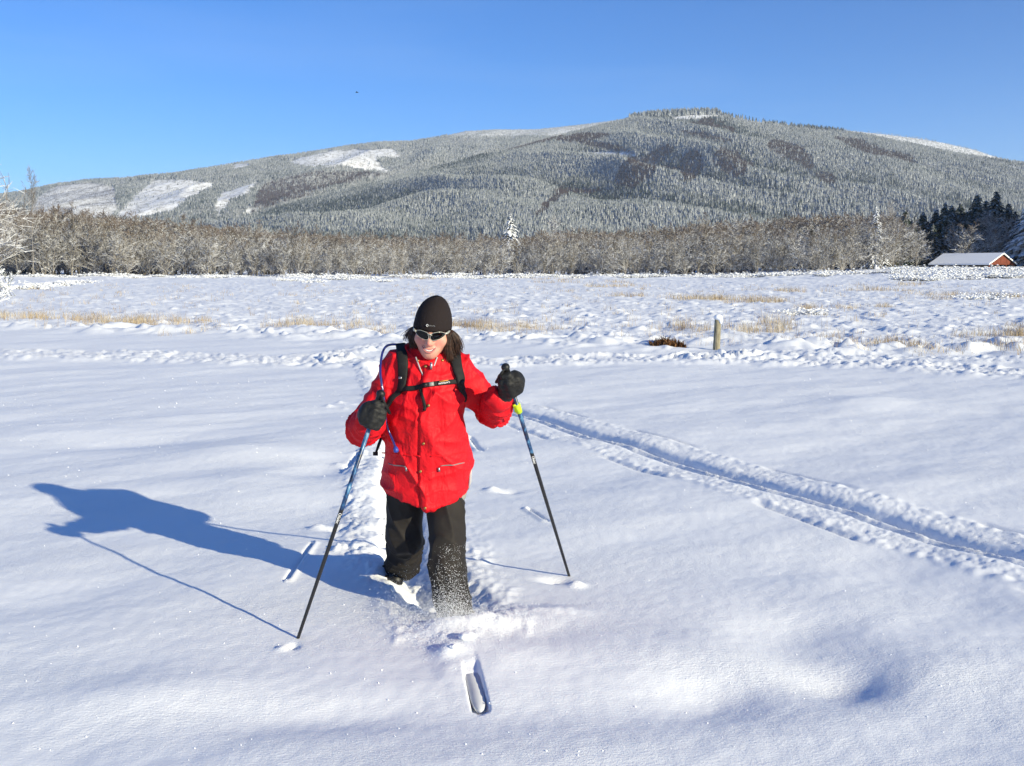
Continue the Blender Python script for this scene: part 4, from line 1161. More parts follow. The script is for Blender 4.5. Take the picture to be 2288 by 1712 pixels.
M_WHITE = mat('white_print', (0.85, 0.85, 0.83), 0.6, 0.2)
M_ORANGE = mat('orange_print', (0.75, 0.35, 0.08), 0.6, 0.2)
M_TUBE = mat('blue_tube', (0.022, 0.028, 0.17), 0.15, 0.6); M_TUBE.node_tree.nodes['Principled BSDF'].inputs['Coat Weight'].default_value = 0.5

PY = 4.50
PERSON = empty('person', (-0.38, 4.55, 0.0))
tag(PERSON, 'person in red jacket, black beanie, sunglasses and dark trousers striding through deep snow with poles', 'person')

def V3(*a): return np.array(a, float)
SH_L, EL_L, WR_L = W(896, 822, 4.50), W(812, 958, 4.46), W(829, 940, 4.20)
SH_R, EL_R, WR_R = W(1018, 826, 4.50), W(1102, 920, 4.56), W(1116, 893, 4.30)
HAND_L, HAND_R = W(838, 921, 4.09), W(1134, 867, 4.22)

# --- jacket
_tz = np.array([0.44, 0.53, 0.639, 0.68, 0.756, 0.82, 0.888, 0.95, 1.03, 1.085, 1.125, 1.17], F32)
_tm = np.array([946, 947, 951, 950.5, 950.5, 950, 951, 953, 955, 957, 958, 959], F32)
_ta = np.array([.180, .187, .195, .195, .186, .180, .168, .165, .152, .108, .064, .040], F32)
_tb = np.array([.160, .158, .155, .152, .143, .138, .136, .132, .112, .080, .058, .040], F32)
_ty = np.array([4.535, 4.53, 4.52, 4.51, 4.49, 4.475, 4.465, 4.46, 4.462, 4.47, 4.475, 4.475], F32)
def torso_params(z):
    return [np.interp(z, _tz, q).astype(F32) for q in ((_tm - 1144) / 2300 * 4.5, _ta, _tb, _ty)]
def jacket_sdf(x, y, z):
    cx, a, b, cy = torso_params(z)
    ca, sa = F32(math.cos(0.24)), F32(math.sin(0.24))       # the trunk is turned a little to picture left
    q = np.sqrt((((x - cx) * ca - (y - cy) * sa) / a) ** 2 + (((x - cx) * sa + (y - cy) * ca) / b) ** 2)
    d = (q - 1) * np.minimum(a, b) * 0.95
    nb = W(957, 806, 4.49)
    for sh in (SH_L, SH_R):
        d = smin(d, sd_cone(x, y, z, sh, nb, .068, .052), .06)
    d = np.maximum(d, z - 1.150)
    for sh, el, wr, k in ((SH_L, EL_L, WR_L, .055), (SH_R, EL_R, WR_R, .055)):
        arm = sd_cone(x, y, z, sh, el, .072, .061)
        arm = smin(arm, sd_cone(x, y, z, el, wr, .064, .050), .03)
        d = smin(d, arm, k)
    bottom = 0.515 - 0.042 * np.clip((cy - y) / b, -1, 1) + 0.006 * np.sin(x * 22.0)
    return np.maximum(d, bottom - z)
def placket_x(z): return np.interp(z, [0.44, 0.55, 0.64, 0.80, 0.95, 1.05, 1.12], [(p - 1144) / 2300 * 4.36 for p in (949, 944, 942, 947, 951, 954, 961)])
def fold(V, N):
    """creases of the shell cloth: a height added along the surface normal"""
    x, y, z = V.T
    def seg(a, b):
        d = b - a; L2 = np.dot(d, d); t = np.clip(((V - a) @ d) / L2, 0, 1)
        return np.linalg.norm(V - a - t[:, None] * d, axis=1), t
    w = np.zeros(len(V)); out = np.zeros(len(V))
    for sh, el, wr, sd in ((SH_L, EL_L, WR_L, 1), (SH_R, EL_R, WR_R, 2)):
        du, tu = seg(sh, el); df, tf = seg(el, wr)
        arm_w = sstep(.13, .095, np.minimum(du, df)) * sstep(.25, .6, np.where(df < du, 1.0, tu))
        s = np.where(df < du, 1 + tf, tu)
        ang = perlin3(x * 9, y * 9, z * 9, 60 + sd)
        cr = 1.6 * np.exp(-np.abs(perlin3(s * 4.6 + ang * 0.8, ang * 1.0, x * 3, 62 + sd)) / .3) - .6
        amp = 0.006 + 0.011 * sstep(.7, 1.2, s)
        ln = 1.5 * np.exp(-np.abs(perlin3(x * 12 + z * 7, y * 9, z * 4, 66 + sd)) / .3) - .5
        out += arm_w * (amp * cr + 0.005 * ln)
        w = np.maximum(w, arm_w)
    # pleats that hang from chest strap and shoulders, and slack above the hem
    tor = 1 - w
    wob = 0.6 * perlin3(x * 4, y * 4, z * 3, 70)
    def crease(n, sharp=0.22):            # narrow sharp crease with soft flanks
        return np.exp(-np.abs(n) / sharp)
    pl = crease(perlin3(x * 13 + wob + 0.4 * np.sin(z * 9), z * 2.0, y * 5, 71)) * 1.5 - .5
    pl2 = crease(perlin3(x * 7 + z * 7 + wob, z * 4 - x * 3, y * 4, 72), .18) * 1.6 - .4
    pl4 = crease(perlin3(x * 6 - z * 9 + wob, z * 5 + x * 3, y * 4, 75), .15) * 1.2 - .3
    pl3 = perlin3(x * 6, y * 6, z * 7, 73)
    strap_z = 0.985 + 0.10 * (x + 0.37)
    near_strap = np.exp(-((z - strap_z) / 0.16) ** 2)
    out += tor * ((0.003 + 0.008 * near_strap) * pl + (0.009 + 0.003 * sstep(.7, .55, z)) * pl2 + 0.007 * pl4 + 0.008 * pl3)
    out += -tor * 0.012 * np.exp(-((z - strap_z) / 0.02) ** 2) * (y < 4.5) * (np.abs(x + 0.37) < .16)
    # storm flap over the zip
    px = placket_x(z); f = sstep(.034, .028, np.abs(x - px - 0.012)) * (y < 4.46) * (z < 1.08)
    out += f * 0.006
    out += -0.008 * np.exp(-((x - px - 0.012 + .036) / .006) ** 2) * (y < 4.46) * (z < 1.06)
    # stitched hem
    out += 0.0025 * sstep(0.515, 0.507, z + 0.042 * np.clip((4.53 - y) / .16, -1, 1))
    return out
v, f = sdf_mesh(jacket_sdf, axis(-0.80, .0055, 0.08), axis(4.08, .0055, 4.74), axis(0.44, .0055, 1.20))
N = vnormals(v, f)
v = v + N * fold(v, N)[:, None]
JACKET = mk('jacket', v, f, M_RED, PERSON)
def front(px, py, off=0.0, y0=4.0, y1=4.7):
    """first point of the jacket met along the sight line through a photo pixel, with its outward normal"""
    Y = np.linspace(y0, y1, 141)
    P = np.stack([W(px, py, q) for q in Y])
    d = jacket_sdf(P[:, 0], P[:, 1], P[:, 2])
    i = np.nonzero(d < 0)[0]
    if len(i) == 0: i = [int(np.argmin(d))]
    i = max(1, i[0]); a, b = d[i - 1], d[i]
    p = P[i - 1] + (P[i] - P[i - 1]) * (a / (a - b) if a > 0 > b else 0)
    e = 0.004; g = []
    for k in range(3):
        s = np.zeros(3); s[k] = e
        g.append(float(np.asarray(jacket_sdf(*(p + s)[:, None])).ravel()[0] - np.asarray(jacket_sdf(*(p - s)[:, None])).ravel()[0]))
    n = unit(np.array(g))
    fo = float(fold(p[None], n[None])[0])
    return p + n * (off + fo), n
def ribbon(path, width, off=0.004, th=0.004, surf=front, samples=40, lump=0):
    """webbing laid on the jacket along photo pixels"""
    path = np.asarray(path, float)
    s = np.concatenate([[0], np.cumsum(np.linalg.norm(np.diff(path, axis=0), axis=1))])
    q = np.linspace(0, s[-1], samples)
    xy = np.stack([np.interp(q, s, path[:, k]) for k in (0, 1)], 1)
    P, Nn = [], []
    for a, b in xy:
        p, n = surf(a, b, 0.0); P.append(p); Nn.append(n)
    P, Nn = np.array(P), np.array(Nn)
    for _ in range(3):
        P[1:-1] = (P[:-2] + 2 * P[1:-1] + P[2:]) / 4; Nn[1:-1] = (Nn[:-2] + 2 * Nn[1:-1] + Nn[2:]) / 4
    Nn /= np.linalg.norm(Nn, axis=1)[:, None]
    T = np.gradient(P, axis=0); T /= np.linalg.norm(T, axis=1)[:, None]
    S = np.cross(T, Nn); S /= np.linalg.norm(S, axis=1)[:, None]
    wd = np.broadcast_to(np.interp(q / s[-1], np.linspace(0, 1, len(np.atleast_1d(width))), np.atleast_1d(width)) / 2, (samples,))[:, None]
    o = off
    top = P + Nn * (o + th)
    rows = [P - S * wd + Nn * (o - .004), P - S * wd + Nn * (o + th * .7), top - S * wd * .7 + Nn * .001, top + S * wd * .7 + Nn * .001, P + S * wd + Nn * (o + th * .7), P + S * wd + Nn * (o - .004)]
    k = len(rows); V = np.stack(rows, 1).reshape(-1, 3)
    Fc = [(i * k + j, i * k + j + 1, (i + 1) * k + j + 1, (i + 1) * k + j) for i in range(samples - 1) for j in range(k - 1)]
    Fc += [tuple(range(k))[::-1], tuple((samples - 1) * k + j for j in range(k))]
    return V, Fc
def plate(px, py, wpx, hpx, off, th, ang=0.0, Y=None):
    """small slab lying on the jacket, size in photo pixels"""
    p, n = front(px, py, off)
    if abs(n[1]) < .3: n = unit(n + V3(0, -.6, 0))
    up = unit(V3(0, 0, 1) - n * n[2]); rt = np.cross(up, n); rt = -rt if rt[0] < 0 else rt
    c, s = math.cos(ang), math.sin(ang); rt, up = rt * c + up * s, up * c - rt * s
    k = p[1] / 2300
    M = np.stack([rt, -n, up], 1)
    return box(p, (wpx * k, th, hpx * k), M), (p, rt, up, n)

# snaps, zips and pulls of the jacket
for (px, py) in ((958, 905), (947, 990), (940, 1053), (951, 1132), (937, 810), (987, 809), (952, 823)):
    p, n = front(px, py, 0.0)
    up = unit(V3(0, 0, 1) - n * n[2]); rt = np.cross(up, n)
    ring = lambda r, o: [p + n * o + r * (math.cos(t) * rt + math.sin(t) * up) for t in np.linspace(0, 6.283, 11)[:-1]]
    V = np.array(ring(.0065, .0) + ring(.0065, .004) + ring(.004, .006)); Fc = [(a * 10 + k, a * 10 + (k + 1) % 10, a * 10 + 10 + (k + 1) % 10, a * 10 + 10 + k) for a in (0, 1) for k in range(10)] + [tuple(20 + k for k in range(10))]
    mk('snap_button', V, Fc, M_BRASS, JACKET)
for path in ([(868, 1036), (885, 1040), (910, 1041)], [(984, 1041), (1012, 1037), (1034, 1033)]):
    mk('pocket_zip', *ribbon(path, [.003, .005, .004], .001, .002, samples=14), mat('pocket_zip_tape', (0.22, 0.2, 0.2), .6, .3), JACKET)
for px, py in ((911, 1046), (981, 1049)):
    (b_, f_), _ = plate(px, py, 4, 10, .006, .003, 0.1); mk('zip_pull', b_, f_, M_METAL, JACKET)
mk('waist_seam', *ribbon([(852, 1012), (900, 1016), (940, 1019)], .006, -.001, .003, samples=16), M_RED, JACKET)
mk('waist_seam', *ribbon([(962, 1019), (1010, 1016), (1048, 1008)], .006, -.001, .003, samples=16), M_RED, JACKET)
# grey inner layer showing at the hip and reflective edge of the side slit
def inner(x, y, z):
    d = sd_ell(x, y, z, W(1024, 1100, 4.52), (.038, .08, .050))
    return np.maximum(d, W(1024, 1117, 4.5)[2] - z)
c = W(1024, 1100, 4.52); v, f = sdf_mesh(inner, axis(c[0] - .08, .006, c[0] + .08), axis(c[1] - .12, .008, c[1] + .12), axis(c[2] - .08, .006, c[2] + .07))
mk('inner_layer', v, f, mat('grey_fleece', (0.30, 0.30, 0.27), 0.9, 0.1), PERSON)
Pp = [W(a, b, 4.50) for a, b in ((1053, 1046), (1051, 1062), (1050, 1078), (1046, 1094))]
v, f = tube(Pp, [.004, .007, .007, .003], 6); mk('side_piping', v, f, M_GREY, JACKET)

# standing collar, open at the throat
def collar():
    c0 = W(957, 800, 4.475)
    NA = 61; A = np.linspace(0, 1, NA)
    V = []; tz = lambda a: 1.170 + 0.008 * math.cos(a + math.pi) - 0.050 * max(0, math.cos(a)) ** 1.3
    for k in range(NA):
        for (q, rr_, th) in ((0, .114, 0), (.12, .112, 0), (.55, .100, 0), (1, .098, 0), (1.0, .089, 1), (.6, .090, 1), (.2, .094, 1)):
            op = R(3) + R(24) * q
            a = op + (2 * math.pi - 2 * op) * k / (NA - 1)
            zt = tz(a); zb = 1.030 + 0.06 * (1 - math.cos(a)) / 2
            r_ = rr_ + .003 * math.sin(a * 5 + q * 2) + .006 * q * max(0, math.cos(a))
            z = zb + (zt - zb) * q + (0.004 if q == 1 and th == 0 else 0)
            V.append((c0[0] + math.sin(a) * r_, c0[1] - math.cos(a) * r_ * .95, z))
    m = 7
    Fc = [(i * m + j, (i + 1) * m + j, (i + 1) * m + j + 1, i * m + j + 1) for i in range(len(A) - 1) for j in range(m - 1)]
    Fc += [tuple(range(m)), tuple((len(A) - 1) * m + j for j in range(m))[::-1]]
    V = np.array(V)
    co = mk('collar', V, Fc, M_RED, JACKET)
    for e in (0, len(A) - 1):
        pts = V[e * m + np.array([0, 1, 2, 3])] + V3(0, -.006, 0)
        v, f = tube(pts, .0030, 6); mk('collar_zip', v, f, M_GREY, co)
    p, n = front(964, 826, .012)
    v, f = box(p, (.010, .006, .03)); mk('zip_slider', v, f, M_METAL, co)
    # inner turtleneck
    r2 = []
    for a in np.linspace(0, 6.283, 25)[:-1]:
        for zz, rr_ in ((1.06, .060), (1.10, .058), (1.125 - .02 * max(0, math.cos(a)), .055)):
            r2.append((c0[0] + math.sin(a) * rr_, c0[1] - math.cos(a) * rr_ , zz))
    Fc = [(i * 3 + j, ((i + 1) % 24) * 3 + j, ((i + 1) % 24) * 3 + j + 1, i * 3 + j + 1) for i in range(24) for j in range(2)]
    mk('neck_gaiter', np.array(r2), Fc, M_RED_SHADE, PERSON)
collar()

# --- trousers
HIP_L, KN_L, AN_L = W(905, 1085, 4.56), W(906, 1195, 4.58), W(900, 1262, 5.00)
HIP_R, KN_R, AN_R = W(990, 1085, 4.52), W(1000, 1270, 4.36), W(1022, 1425, 4.33)
def pant_sdf(x, y, z):
    d = sd_cone(x, y, z, HIP_L, KN_L, .090, .075)
    d = smin(d, sd_cone(x, y, z, KN_L, AN_L, .073, .072), .03)
    d2 = sd_cone(x, y, z, HIP_R, KN_R, .086, .074)
    d2 = smin(d2, sd_cone(x, y, z, KN_R, AN_R, .074, .066), .03)
    d = smin(d, d2, .012)
    pel = sd_ell(x, y, z, (HIP_L + HIP_R) / 2 + V3(0, .01, .06), (.165, .13, .13))
    d = smin(d, pel, .03)
    return smax(d, z - .70, .01)
v, f = sdf_mesh(pant_sdf, axis(-.68, .006, -.02), axis(4.16, .0065, 5.12), axis(-.24, .006, .72))
N = vnormals(v, f); x, y, z = v.T
cr = 1.5 * np.exp(-np.abs(perlin3(x * 5, y * 5, z * 9 + 2 * perlin3(x * 6, y * 6, z * 4, 81), 82)) / .22) - .5
vt = 1.5 * np.exp(-np.abs(perlin3(x * 13 + z * 4, y * 11, z * 2.2, 83)) / .22) - .5
v = v + N * (0.010 * cr * (0.4 + sstep(.35, .05, z)) + 0.010 * vt + 0.008 * perlin3(x * 6, y * 6, z * 5, 84))[:, None]
mk('trousers', v, f, M_PANT, PERSON)
# rear boot
bt = W(893, 1276, 5.02)
def boot(x, y, z):
    d = sd_cone(x, y, z, AN_L + V3(0, .03, .0), bt + V3(-.005, .02, .0), .055, .05)
    d = smin(d, sd_cone(x, y, z, bt + V3(0, .10, .05), bt + V3(-.01, -.10, -.015), .045, .040), .03)
    return d
v, f = sdf_mesh(boot, axis(bt[0] - .12, .006, bt[0] + .12), axis(bt[1] - .2, .007, bt[1] + .24), axis(bt[2] - .1, .006, bt[2] + .16)); mk('boot', v, f, M_RUBBER, PERSON)
v, f = join([tube([bt + V3(-.035, -.06, .02), bt + V3(-.06, -.07, .035), bt + V3(-.075, -.075, .05)], .005, 6), tube([bt + V3(-.03, -.1, .0), bt + V3(-.055, -.11, .01), bt + V3(-.06, -.1, -.02)], .006, 6)]); mk('boot_lace', v, f, M_RUBBER, PERSON)

# --- head: local frame, u = picture right, w = up, f = towards the viewer
HC_ = W(966, 738, 4.425)
roll, pit = R(5), R(11)
HF = unit(V3(-0.03, -math.cos(pit), -math.sin(pit) + 0.02)); HU = unit(V3(math.cos(roll), 0, -math.sin(roll)))
HU = unit(HU - HF * np.dot(HU, HF)); HW = np.cross(HF, HU); HW = -HW if HW[2] < 0 else HW
def hp(u, f, w): return HC_ + HU * u + HF * f + HW * w
def head_local(x, y, z):
    dx, dy, dz = x - HC_[0], y - HC_[1], z - HC_[2]
    return dx * HU[0] + dy * HU[1] + dz * HU[2], dx * HF[0] + dy * HF[1] + dz * HF[2], dx * HW[0] + dy * HW[1] + dz * HW[2]
def face_loc(u, f, w):
    d = sd_ell(u, f, w, (0, -.005, .032), (.070, .090, .082))
    d = smin(d, sd_ell(u, f, w, (0, .022, -.040), (.0630, .066, .066)), .03)
    d = smin(d, sd_cone(u, f, w, V3(-.004, .063, -.088), V3(.004, .063, -.088), .0235, .0235), .035)
    for s in (-1, 1):
        d = smin(d, sd_ell(u, f, w, (s * .040, .056, -.029), (.026, .020, .021)), .025)
        d = smin(d, sd_cone(u, f, w, V3(s * .010, .096, -.036), V3(s * .010, .088, -.035), .0070, .0075), .010)
        d = smin(d, sd_ell(u, f, w, (s * .072, -.006, -.012), (.010, .016, .028)), .008)       # ears
        d = smax(d, -sd_ell(u, f, w, (s * .030, .098, .004), (.018, .016, .012)), .014)        # eye sockets
        d = smax(d, -sd_cone(u, f, w, V3(s * .022, .086, -.044), V3(s * .033, .078, -.062), .003, .003), .010)   # smile lines
    d = smin(d, sd_cone(u, f, w, V3(0, .082, .010), V3(0, .107, -.033), .0075, .0120), .013)
    d = smin(d, sd_ell(u, f, w, (0, .076, .026), (.045, .014, .012)), .02)
    d = smin(d, sd_ell(u, f, w, (0, .076, -.066), (.026, .014, .018)), .02)
    return d
def body_sdf(x, y, z):
    u, f, w = head_local(x, y, z)
    d = face_loc(u, f, w)
    nk = W(957, 800, 4.475)
    d = smin(d, sd_cone(x, y, z, hp(0, -.02, -.05), nk, .052, .054), .03)
    # trunk, arms and legs under the clothes
    d = smin(d, sd_cone(x, y, z, nk, V3(nk[0], 4.48, .95), .05, .095), .04)
    d = smin(d, sd_cone(x, y, z, V3(nk[0], 4.48, .95), V3(nk[0], 4.53, .62), .10, .115), .05)
    for sh, el, wr in ((SH_L, EL_L, WR_L), (SH_R, EL_R, WR_R)):
        d = smin(d, sd_cone(x, y, z, V3(nk[0], 4.48, 1.03), sh, .05, .045), .03)
        d = smin(d, sd_cone(x, y, z, sh, el, .044, .036), .03); d = smin(d, sd_cone(x, y, z, el, wr, .036, .026), .02)
    for h, k, a in ((HIP_L, KN_L, AN_L), (HIP_R, KN_R, AN_R)):
        d = smin(d, sd_cone(x, y, z, h, k, .070, .048), .03); d = smin(d, sd_cone(x, y, z, k, a, .047, .034), .02)
    return d
hx, hy, hz = HC_
v, f = sdf_mesh(body_sdf, axis(-.66, .014, hx - .085, .0028, hx + .085, .014, 0.02), axis(4.16, .014, hy - .125, .0028, hy + .08, .012, 4.62, .02, 5.04), axis(-.16, .016, hz - .13, .0028, hz + .04, .012, hz + .13))
v = smooth_mesh(v, f, 1, .4)
BODY = mk('body', v, f, M_SKIN, PERSON)
# rosy cheeks, nose and chin tint, by place on the face
_t = NT(M_SKIN)
gm = _t.new('ShaderNodeNewGeometry')
def spot(p, r):
    d = _t.new('ShaderNodeVectorMath'); d.operation = 'DISTANCE'; _t.l.new(gm.outputs['Position'], d.inputs[0]); d.inputs[1].default_value = tuple(p)
    mr = _t.new('ShaderNodeMapRange'); mr.interpolation_type = 'SMOOTHSTEP'; mr.inputs[1].default_value = r; mr.inputs[2].default_value = r * .3
    _t.l.new(d.outputs['Value'], mr.inputs[0]); return mr.outputs[0]
s_ = _t.math('ADD', _t.math('ADD', spot(hp(-.037, .08, -.032), .032), spot(hp(.037, .08, -.032), .032)), _t.math('MULTIPLY', spot(hp(0, .115, -.036), .024), .8))
_t.color(_t.mix(_t.math('MULTIPLY', s_, .55), (0.63, 0.32, 0.235), (0.60, 0.18, 0.15)))
def fsurf(u, w, off=0.0):
    F_ = np.linspace(.16, .0, 161); d = face_loc(np.full(161, u), F_, np.full(161, w))
    i = np.nonzero(d < 0)[0]; i = i[0] if len(i) else 100
    return hp(u, F_[i] + off, w)
# mouth: an open smile
um = np.linspace(-1, 1, 15); mw = .0295
upc = [(mw * a, -.0520 - .0115 * (1 - a * a)) for a in um]; loc_ = [(mw * a, -.0520 - .0205 * (1 - abs(a) ** 2.2)) for a in um]
shift = -.001
P0 = [fsurf(a + shift, b, .0016) for a, b in upc]; P1 = [fsurf(a + shift, b, .0012) for a, b in loc_]
V = np.array(P0 + P1); mk('mouth', V, [(i, i + 1, 15 + i + 1, 15 + i) for i in range(14)], M_MOUTH, BODY)
T0_ = [fsurf(a * .86 + shift, b - .0005, .0024) for a, b in upc]; T1_ = [fsurf(a * .80 + shift, b * .0 + (-.0520 - .0168 * (1 - abs(a / mw) ** 2.4)), .0026) for a, b in upc]
mk('teeth', np.array(T0_ + T1_), [(i, i + 1, 15 + i + 1, 15 + i) for i in range(14)], M_TOOTH, BODY)
for nm, pts, rr_ in (('upper_lip', upc, .0030), ('lower_lip', loc_, .0045)):
    q = [fsurf(a + shift, b + (.0012 if nm == 'upper_lip' else -.0022), .0008) for a, b in pts]
    v, f = tube(q, [rr_ * (1 - .75 * abs(a) ** 2.5) for a in um], 7); mk(nm, v, f, M_LIP, BODY)
# sunglasses
def lens_pt(u, w, off=0.0): return hp(u, .108 - 6.2 * u * u + off, w)
GLASSES = link('sunglasses', None, PERSON)
for s in (-1, 1):
    T_ = np.linspace(0, 6.283, 33)[:-1]; ring = []
    for t in T_:
        a, b = math.cos(t), math.sin(t)
        u = .0335 + .0300 * a; w = .002 + .0165 * math.copysign(abs(b) ** .8, b) * (1 - .45 * a * abs(a)) + .006 * a
        ring.append((s * u, w))
    V = [lens_pt(s * .0335, .003, .003)] + [lens_pt(s * .0335 + (a - s * .0335) * .6, .003 + (b - .003) * .6, .0018) for a, b in ring] + [lens_pt(a, b) for a, b in ring]
    n = 32; Fc = [(0, 1 + (k + 1) % n, 1 + k) if s < 0 else (0, 1 + k, 1 + (k + 1) % n) for k in range(n)] + [(1 + k, 1 + (k + 1) % n, 33 + (k + 1) % n, 33 + k) for k in range(n)]
    mk('lens', np.array(V), Fc, M_LENS, GLASSES)
    loop = [lens_pt(a, b, -.0005) for a, b in ring]; v, f = tube(loop + loop[:1], .0012, 6, False); mk('rim', v, f, M_FRAME, GLASSES)
    v, f = tube([lens_pt(s * .060, .010), hp(s * .071, .075, .012), hp(s * .077, .02, .010), hp(s * .076, -.02, .002)], [.0045, .005, .004, .003], 6); mk('temple_arm', v, f, M_FRAME, GLASSES)
v, f = tube([lens_pt(-.009, .004, .001), lens_pt(0, .009, .003), lens_pt(.009, .004, .001)], .0028, 6); mk('bridge', v, f, M_FRAME, GLASSES)

# beanie
def beanie():
    V = []; n = 40
    prof = [(.016, .0805, .098), (.014, .083, .101), (.022, .0835, .101), (.045, .081, .099), (.07, .076, .094), (.095, .067, .085), (.115, .056, .072), (.132, .041, .055), (.143, .025, .035), (.149, .010, .015)]
    for i, (w, a, b) in enumerate(prof):
        for k in range(n):
            t = 2 * math.pi * k / n
            fr = math.cos(t)                      # 1 = front
            dip = -.004 * (1 - abs(fr)) - .012 * max(0, -fr) if i < 4 else 0
            sk = .010 * (w / .15) ** 2            # the crown leans to picture right
            wob = 1 + .012 * math.sin(3 * t + i) * (i > 2)
            V.append(hp(math.sin(t) * a * wob + sk, fr * b * wob - .002, w + .002 + dip))
    m = len(prof)
    Fc = [(i * n + k, (i + 1) * n + k, (i + 1) * n + (k + 1) % n, i * n + (k + 1) % n) for i in range(m - 1) for k in range(n)] + [tuple((m - 1) * n + k for k in range(n))]
    be = mk('beanie', np.array(V), Fc, M_FLEECE, PERSON)
    # printed mark: a small ring followed by fine letters
    def bp(u, w): return hp(u, math.sqrt(max(0, 1 - (u / .082) ** 2)) * .1002 + .0012, w)
    loop = [bp(-.014 + .004 * math.cos(t), .043 + .0048 * math.sin(t)) for t in np.linspace(0, 6.283, 13)]
    v, f = tube(loop, .0011, 5, False); mk('hat_mark', v, f, M_WHITE, be)
    parts = []
    for k in range(5):
        u0 = -.006 + .0056 * k; v, f = tube([bp(u0, .0395), bp(u0, .0455)], .0007, 4); parts.append((v, f))
        v, f = tube([bp(u0, .0425 + .003 * (k % 2)), bp(u0 + .003, .0425 + .003 * (k % 2))], .0007, 4); parts.append((v, f))
    mk('hat_lettering', *join(parts), mat('dim_print', (0.28, 0.28, 0.28), .7, .2), be)
beanie()
# hair: loose strands from under the beanie
def hair():
    rgh = np.random.RandomState(12); parts = []
    def lock(u0, f0, w0, pts, n, spread, r):
        for k in range(n):
            j = rgh.normal(size=3) * spread; P = [hp(u0 + j[0] * .5, f0 + j[1] * .6, w0)]
            cw = rgh.uniform(.8, 1.15)
            for i, (du, df, dw) in enumerate(pts):
                g = (i + 1) / len(pts)
                P.append(hp(u0 + du * cw + j[0] * (.6 + g) + rgh.normal() * .003 * g, f0 + df + j[1], w0 + dw * cw + j[2] * g))
            P = np.array(P); q = np.linspace(0, len(P) - 1, 9)
            P = np.stack([np.interp(q, np.arange(len(P)), P[:, a]) for a in range(3)], 1)
            for _ in range(2): P[1:-1] = (P[:-2] + 2 * P[1:-1] + P[2:]) / 4
            parts.append(tube(P, np.linspace(r, r * .35, 9), 4))
    # picture left
    lock(-.074, .02, .012, [(-.006, 0, -.02), (-.012, .0, -.045), (-.006, .0, -.068), (.004, .005, -.082)], 200, .006, .0015)
    lock(-.078, .0, .008, [(-.016, 0, -.016), (-.026, 0, -.03), (-.034, 0, -.042), (-.030, 0, -.056)], 50, .006, .0013)
    lock(-.07, .03, .0, [(.004, .01, -.03), (.010, .01, -.05), (.016, .0, -.07)], 110, .005, .0016)
    # picture right
    lock(.076, .02, .012, [(.012, 0, -.018), (.026, 0, -.045), (.034, 0, -.075), (.022, 0, -.098)], 190, .008, .0014)
    lock(.072, .03, .006, [(.003, .005, -.03), (.006, .01, -.065), (.012, .012, -.095), (.020, .014, -.125)], 200, .006, .0016)
    lock(.078, .01, .010, [(.024, 0, -.018), (.042, 0, -.045), (.046, 0, -.078), (.034, 0, -.092)], 60, .008, .0012)
    lock(0, -.085, .0, [(-.05, .01, -.03), (-.055, .015, -.07), (-.05, .02, -.1)], 60, .012, .0034); lock(0, -.085, .0, [(.05, .01, -.03), (.055, .015, -.07), (.05, .02, -.1)], 60, .012, .0034)
    mk('hair', *join(parts), M_HAIR, PERSON)
hair()

# --- ski poles
POLE_L = (W(853, 874, 4.02), W(658, 1449, 4.06)); POLE_R = (W(1128, 816, 4.20), W(1275, 1298, 4.94))
def m_shaft(name, top, ln):
    m = mat(name, (0.02, 0.02, 0.022), 0.35, 0.5); t = NT(m)
    g = t.new('ShaderNodeNewGeometry'); sx = t.new('ShaderNodeSeparateXYZ'); t.l.new(g.outputs['Position'], sx.inputs[0])
    n = t.noise(34, 4, .7, 'Position', (1, 1, .35))
    blue = t.ramp(n, [(0.40, (0.008, 0.012, 0.03)), (0.50, (0.018, 0.06, 0.17)), (0.60, (0.05, 0.18, 0.33)), (0.72, (0.38, 0.5, 0.6))])
    f = t.new('ShaderNodeMapRange'); f.inputs[1].default_value = top; f.inputs[2].default_value = top + .004; t.l.new(sx.outputs[2], f.inputs[0])
    t.color(t.mix(f.outputs[0], (0.012, 0.012, 0.014), blue)); return m
def letters(text, size, at, along, up, m, name, parent, depth=.0006):
    cu = bpy.data.curves.new('lettering', 'FONT'); cu.body = text; cu.size = size; cu.extrude = depth; cu.align_x = 'LEFT'; cu.align_y = 'CENTER'
    ob = bpy.data.objects.new('lettering', cu); COL.objects.link(ob); bpy.context.view_layer.update()
    me = bpy.data.meshes.new_from_object(ob.evaluated_get(bpy.context.evaluated_depsgraph_get())); COL.objects.unlink(ob); bpy.data.objects.remove(ob)
    co = np.zeros(len(me.vertices) * 3, F32); me.vertices.foreach_get('co', co); co = co.reshape(-1, 3)
    along = unit(along); up = unit(up - along * np.dot(up, along)); nn = np.cross(along, up)
    Wd = at + co[:, :1] * along + co[:, 1:2] * up + co[:, 2:3] * nn - origin(parent)
    me.vertices.foreach_set('co', np.ascontiguousarray(Wd, F32).ravel()); me.update()
    me.materials.clear(); me.materials.append(m)
    return link(name, me, parent)
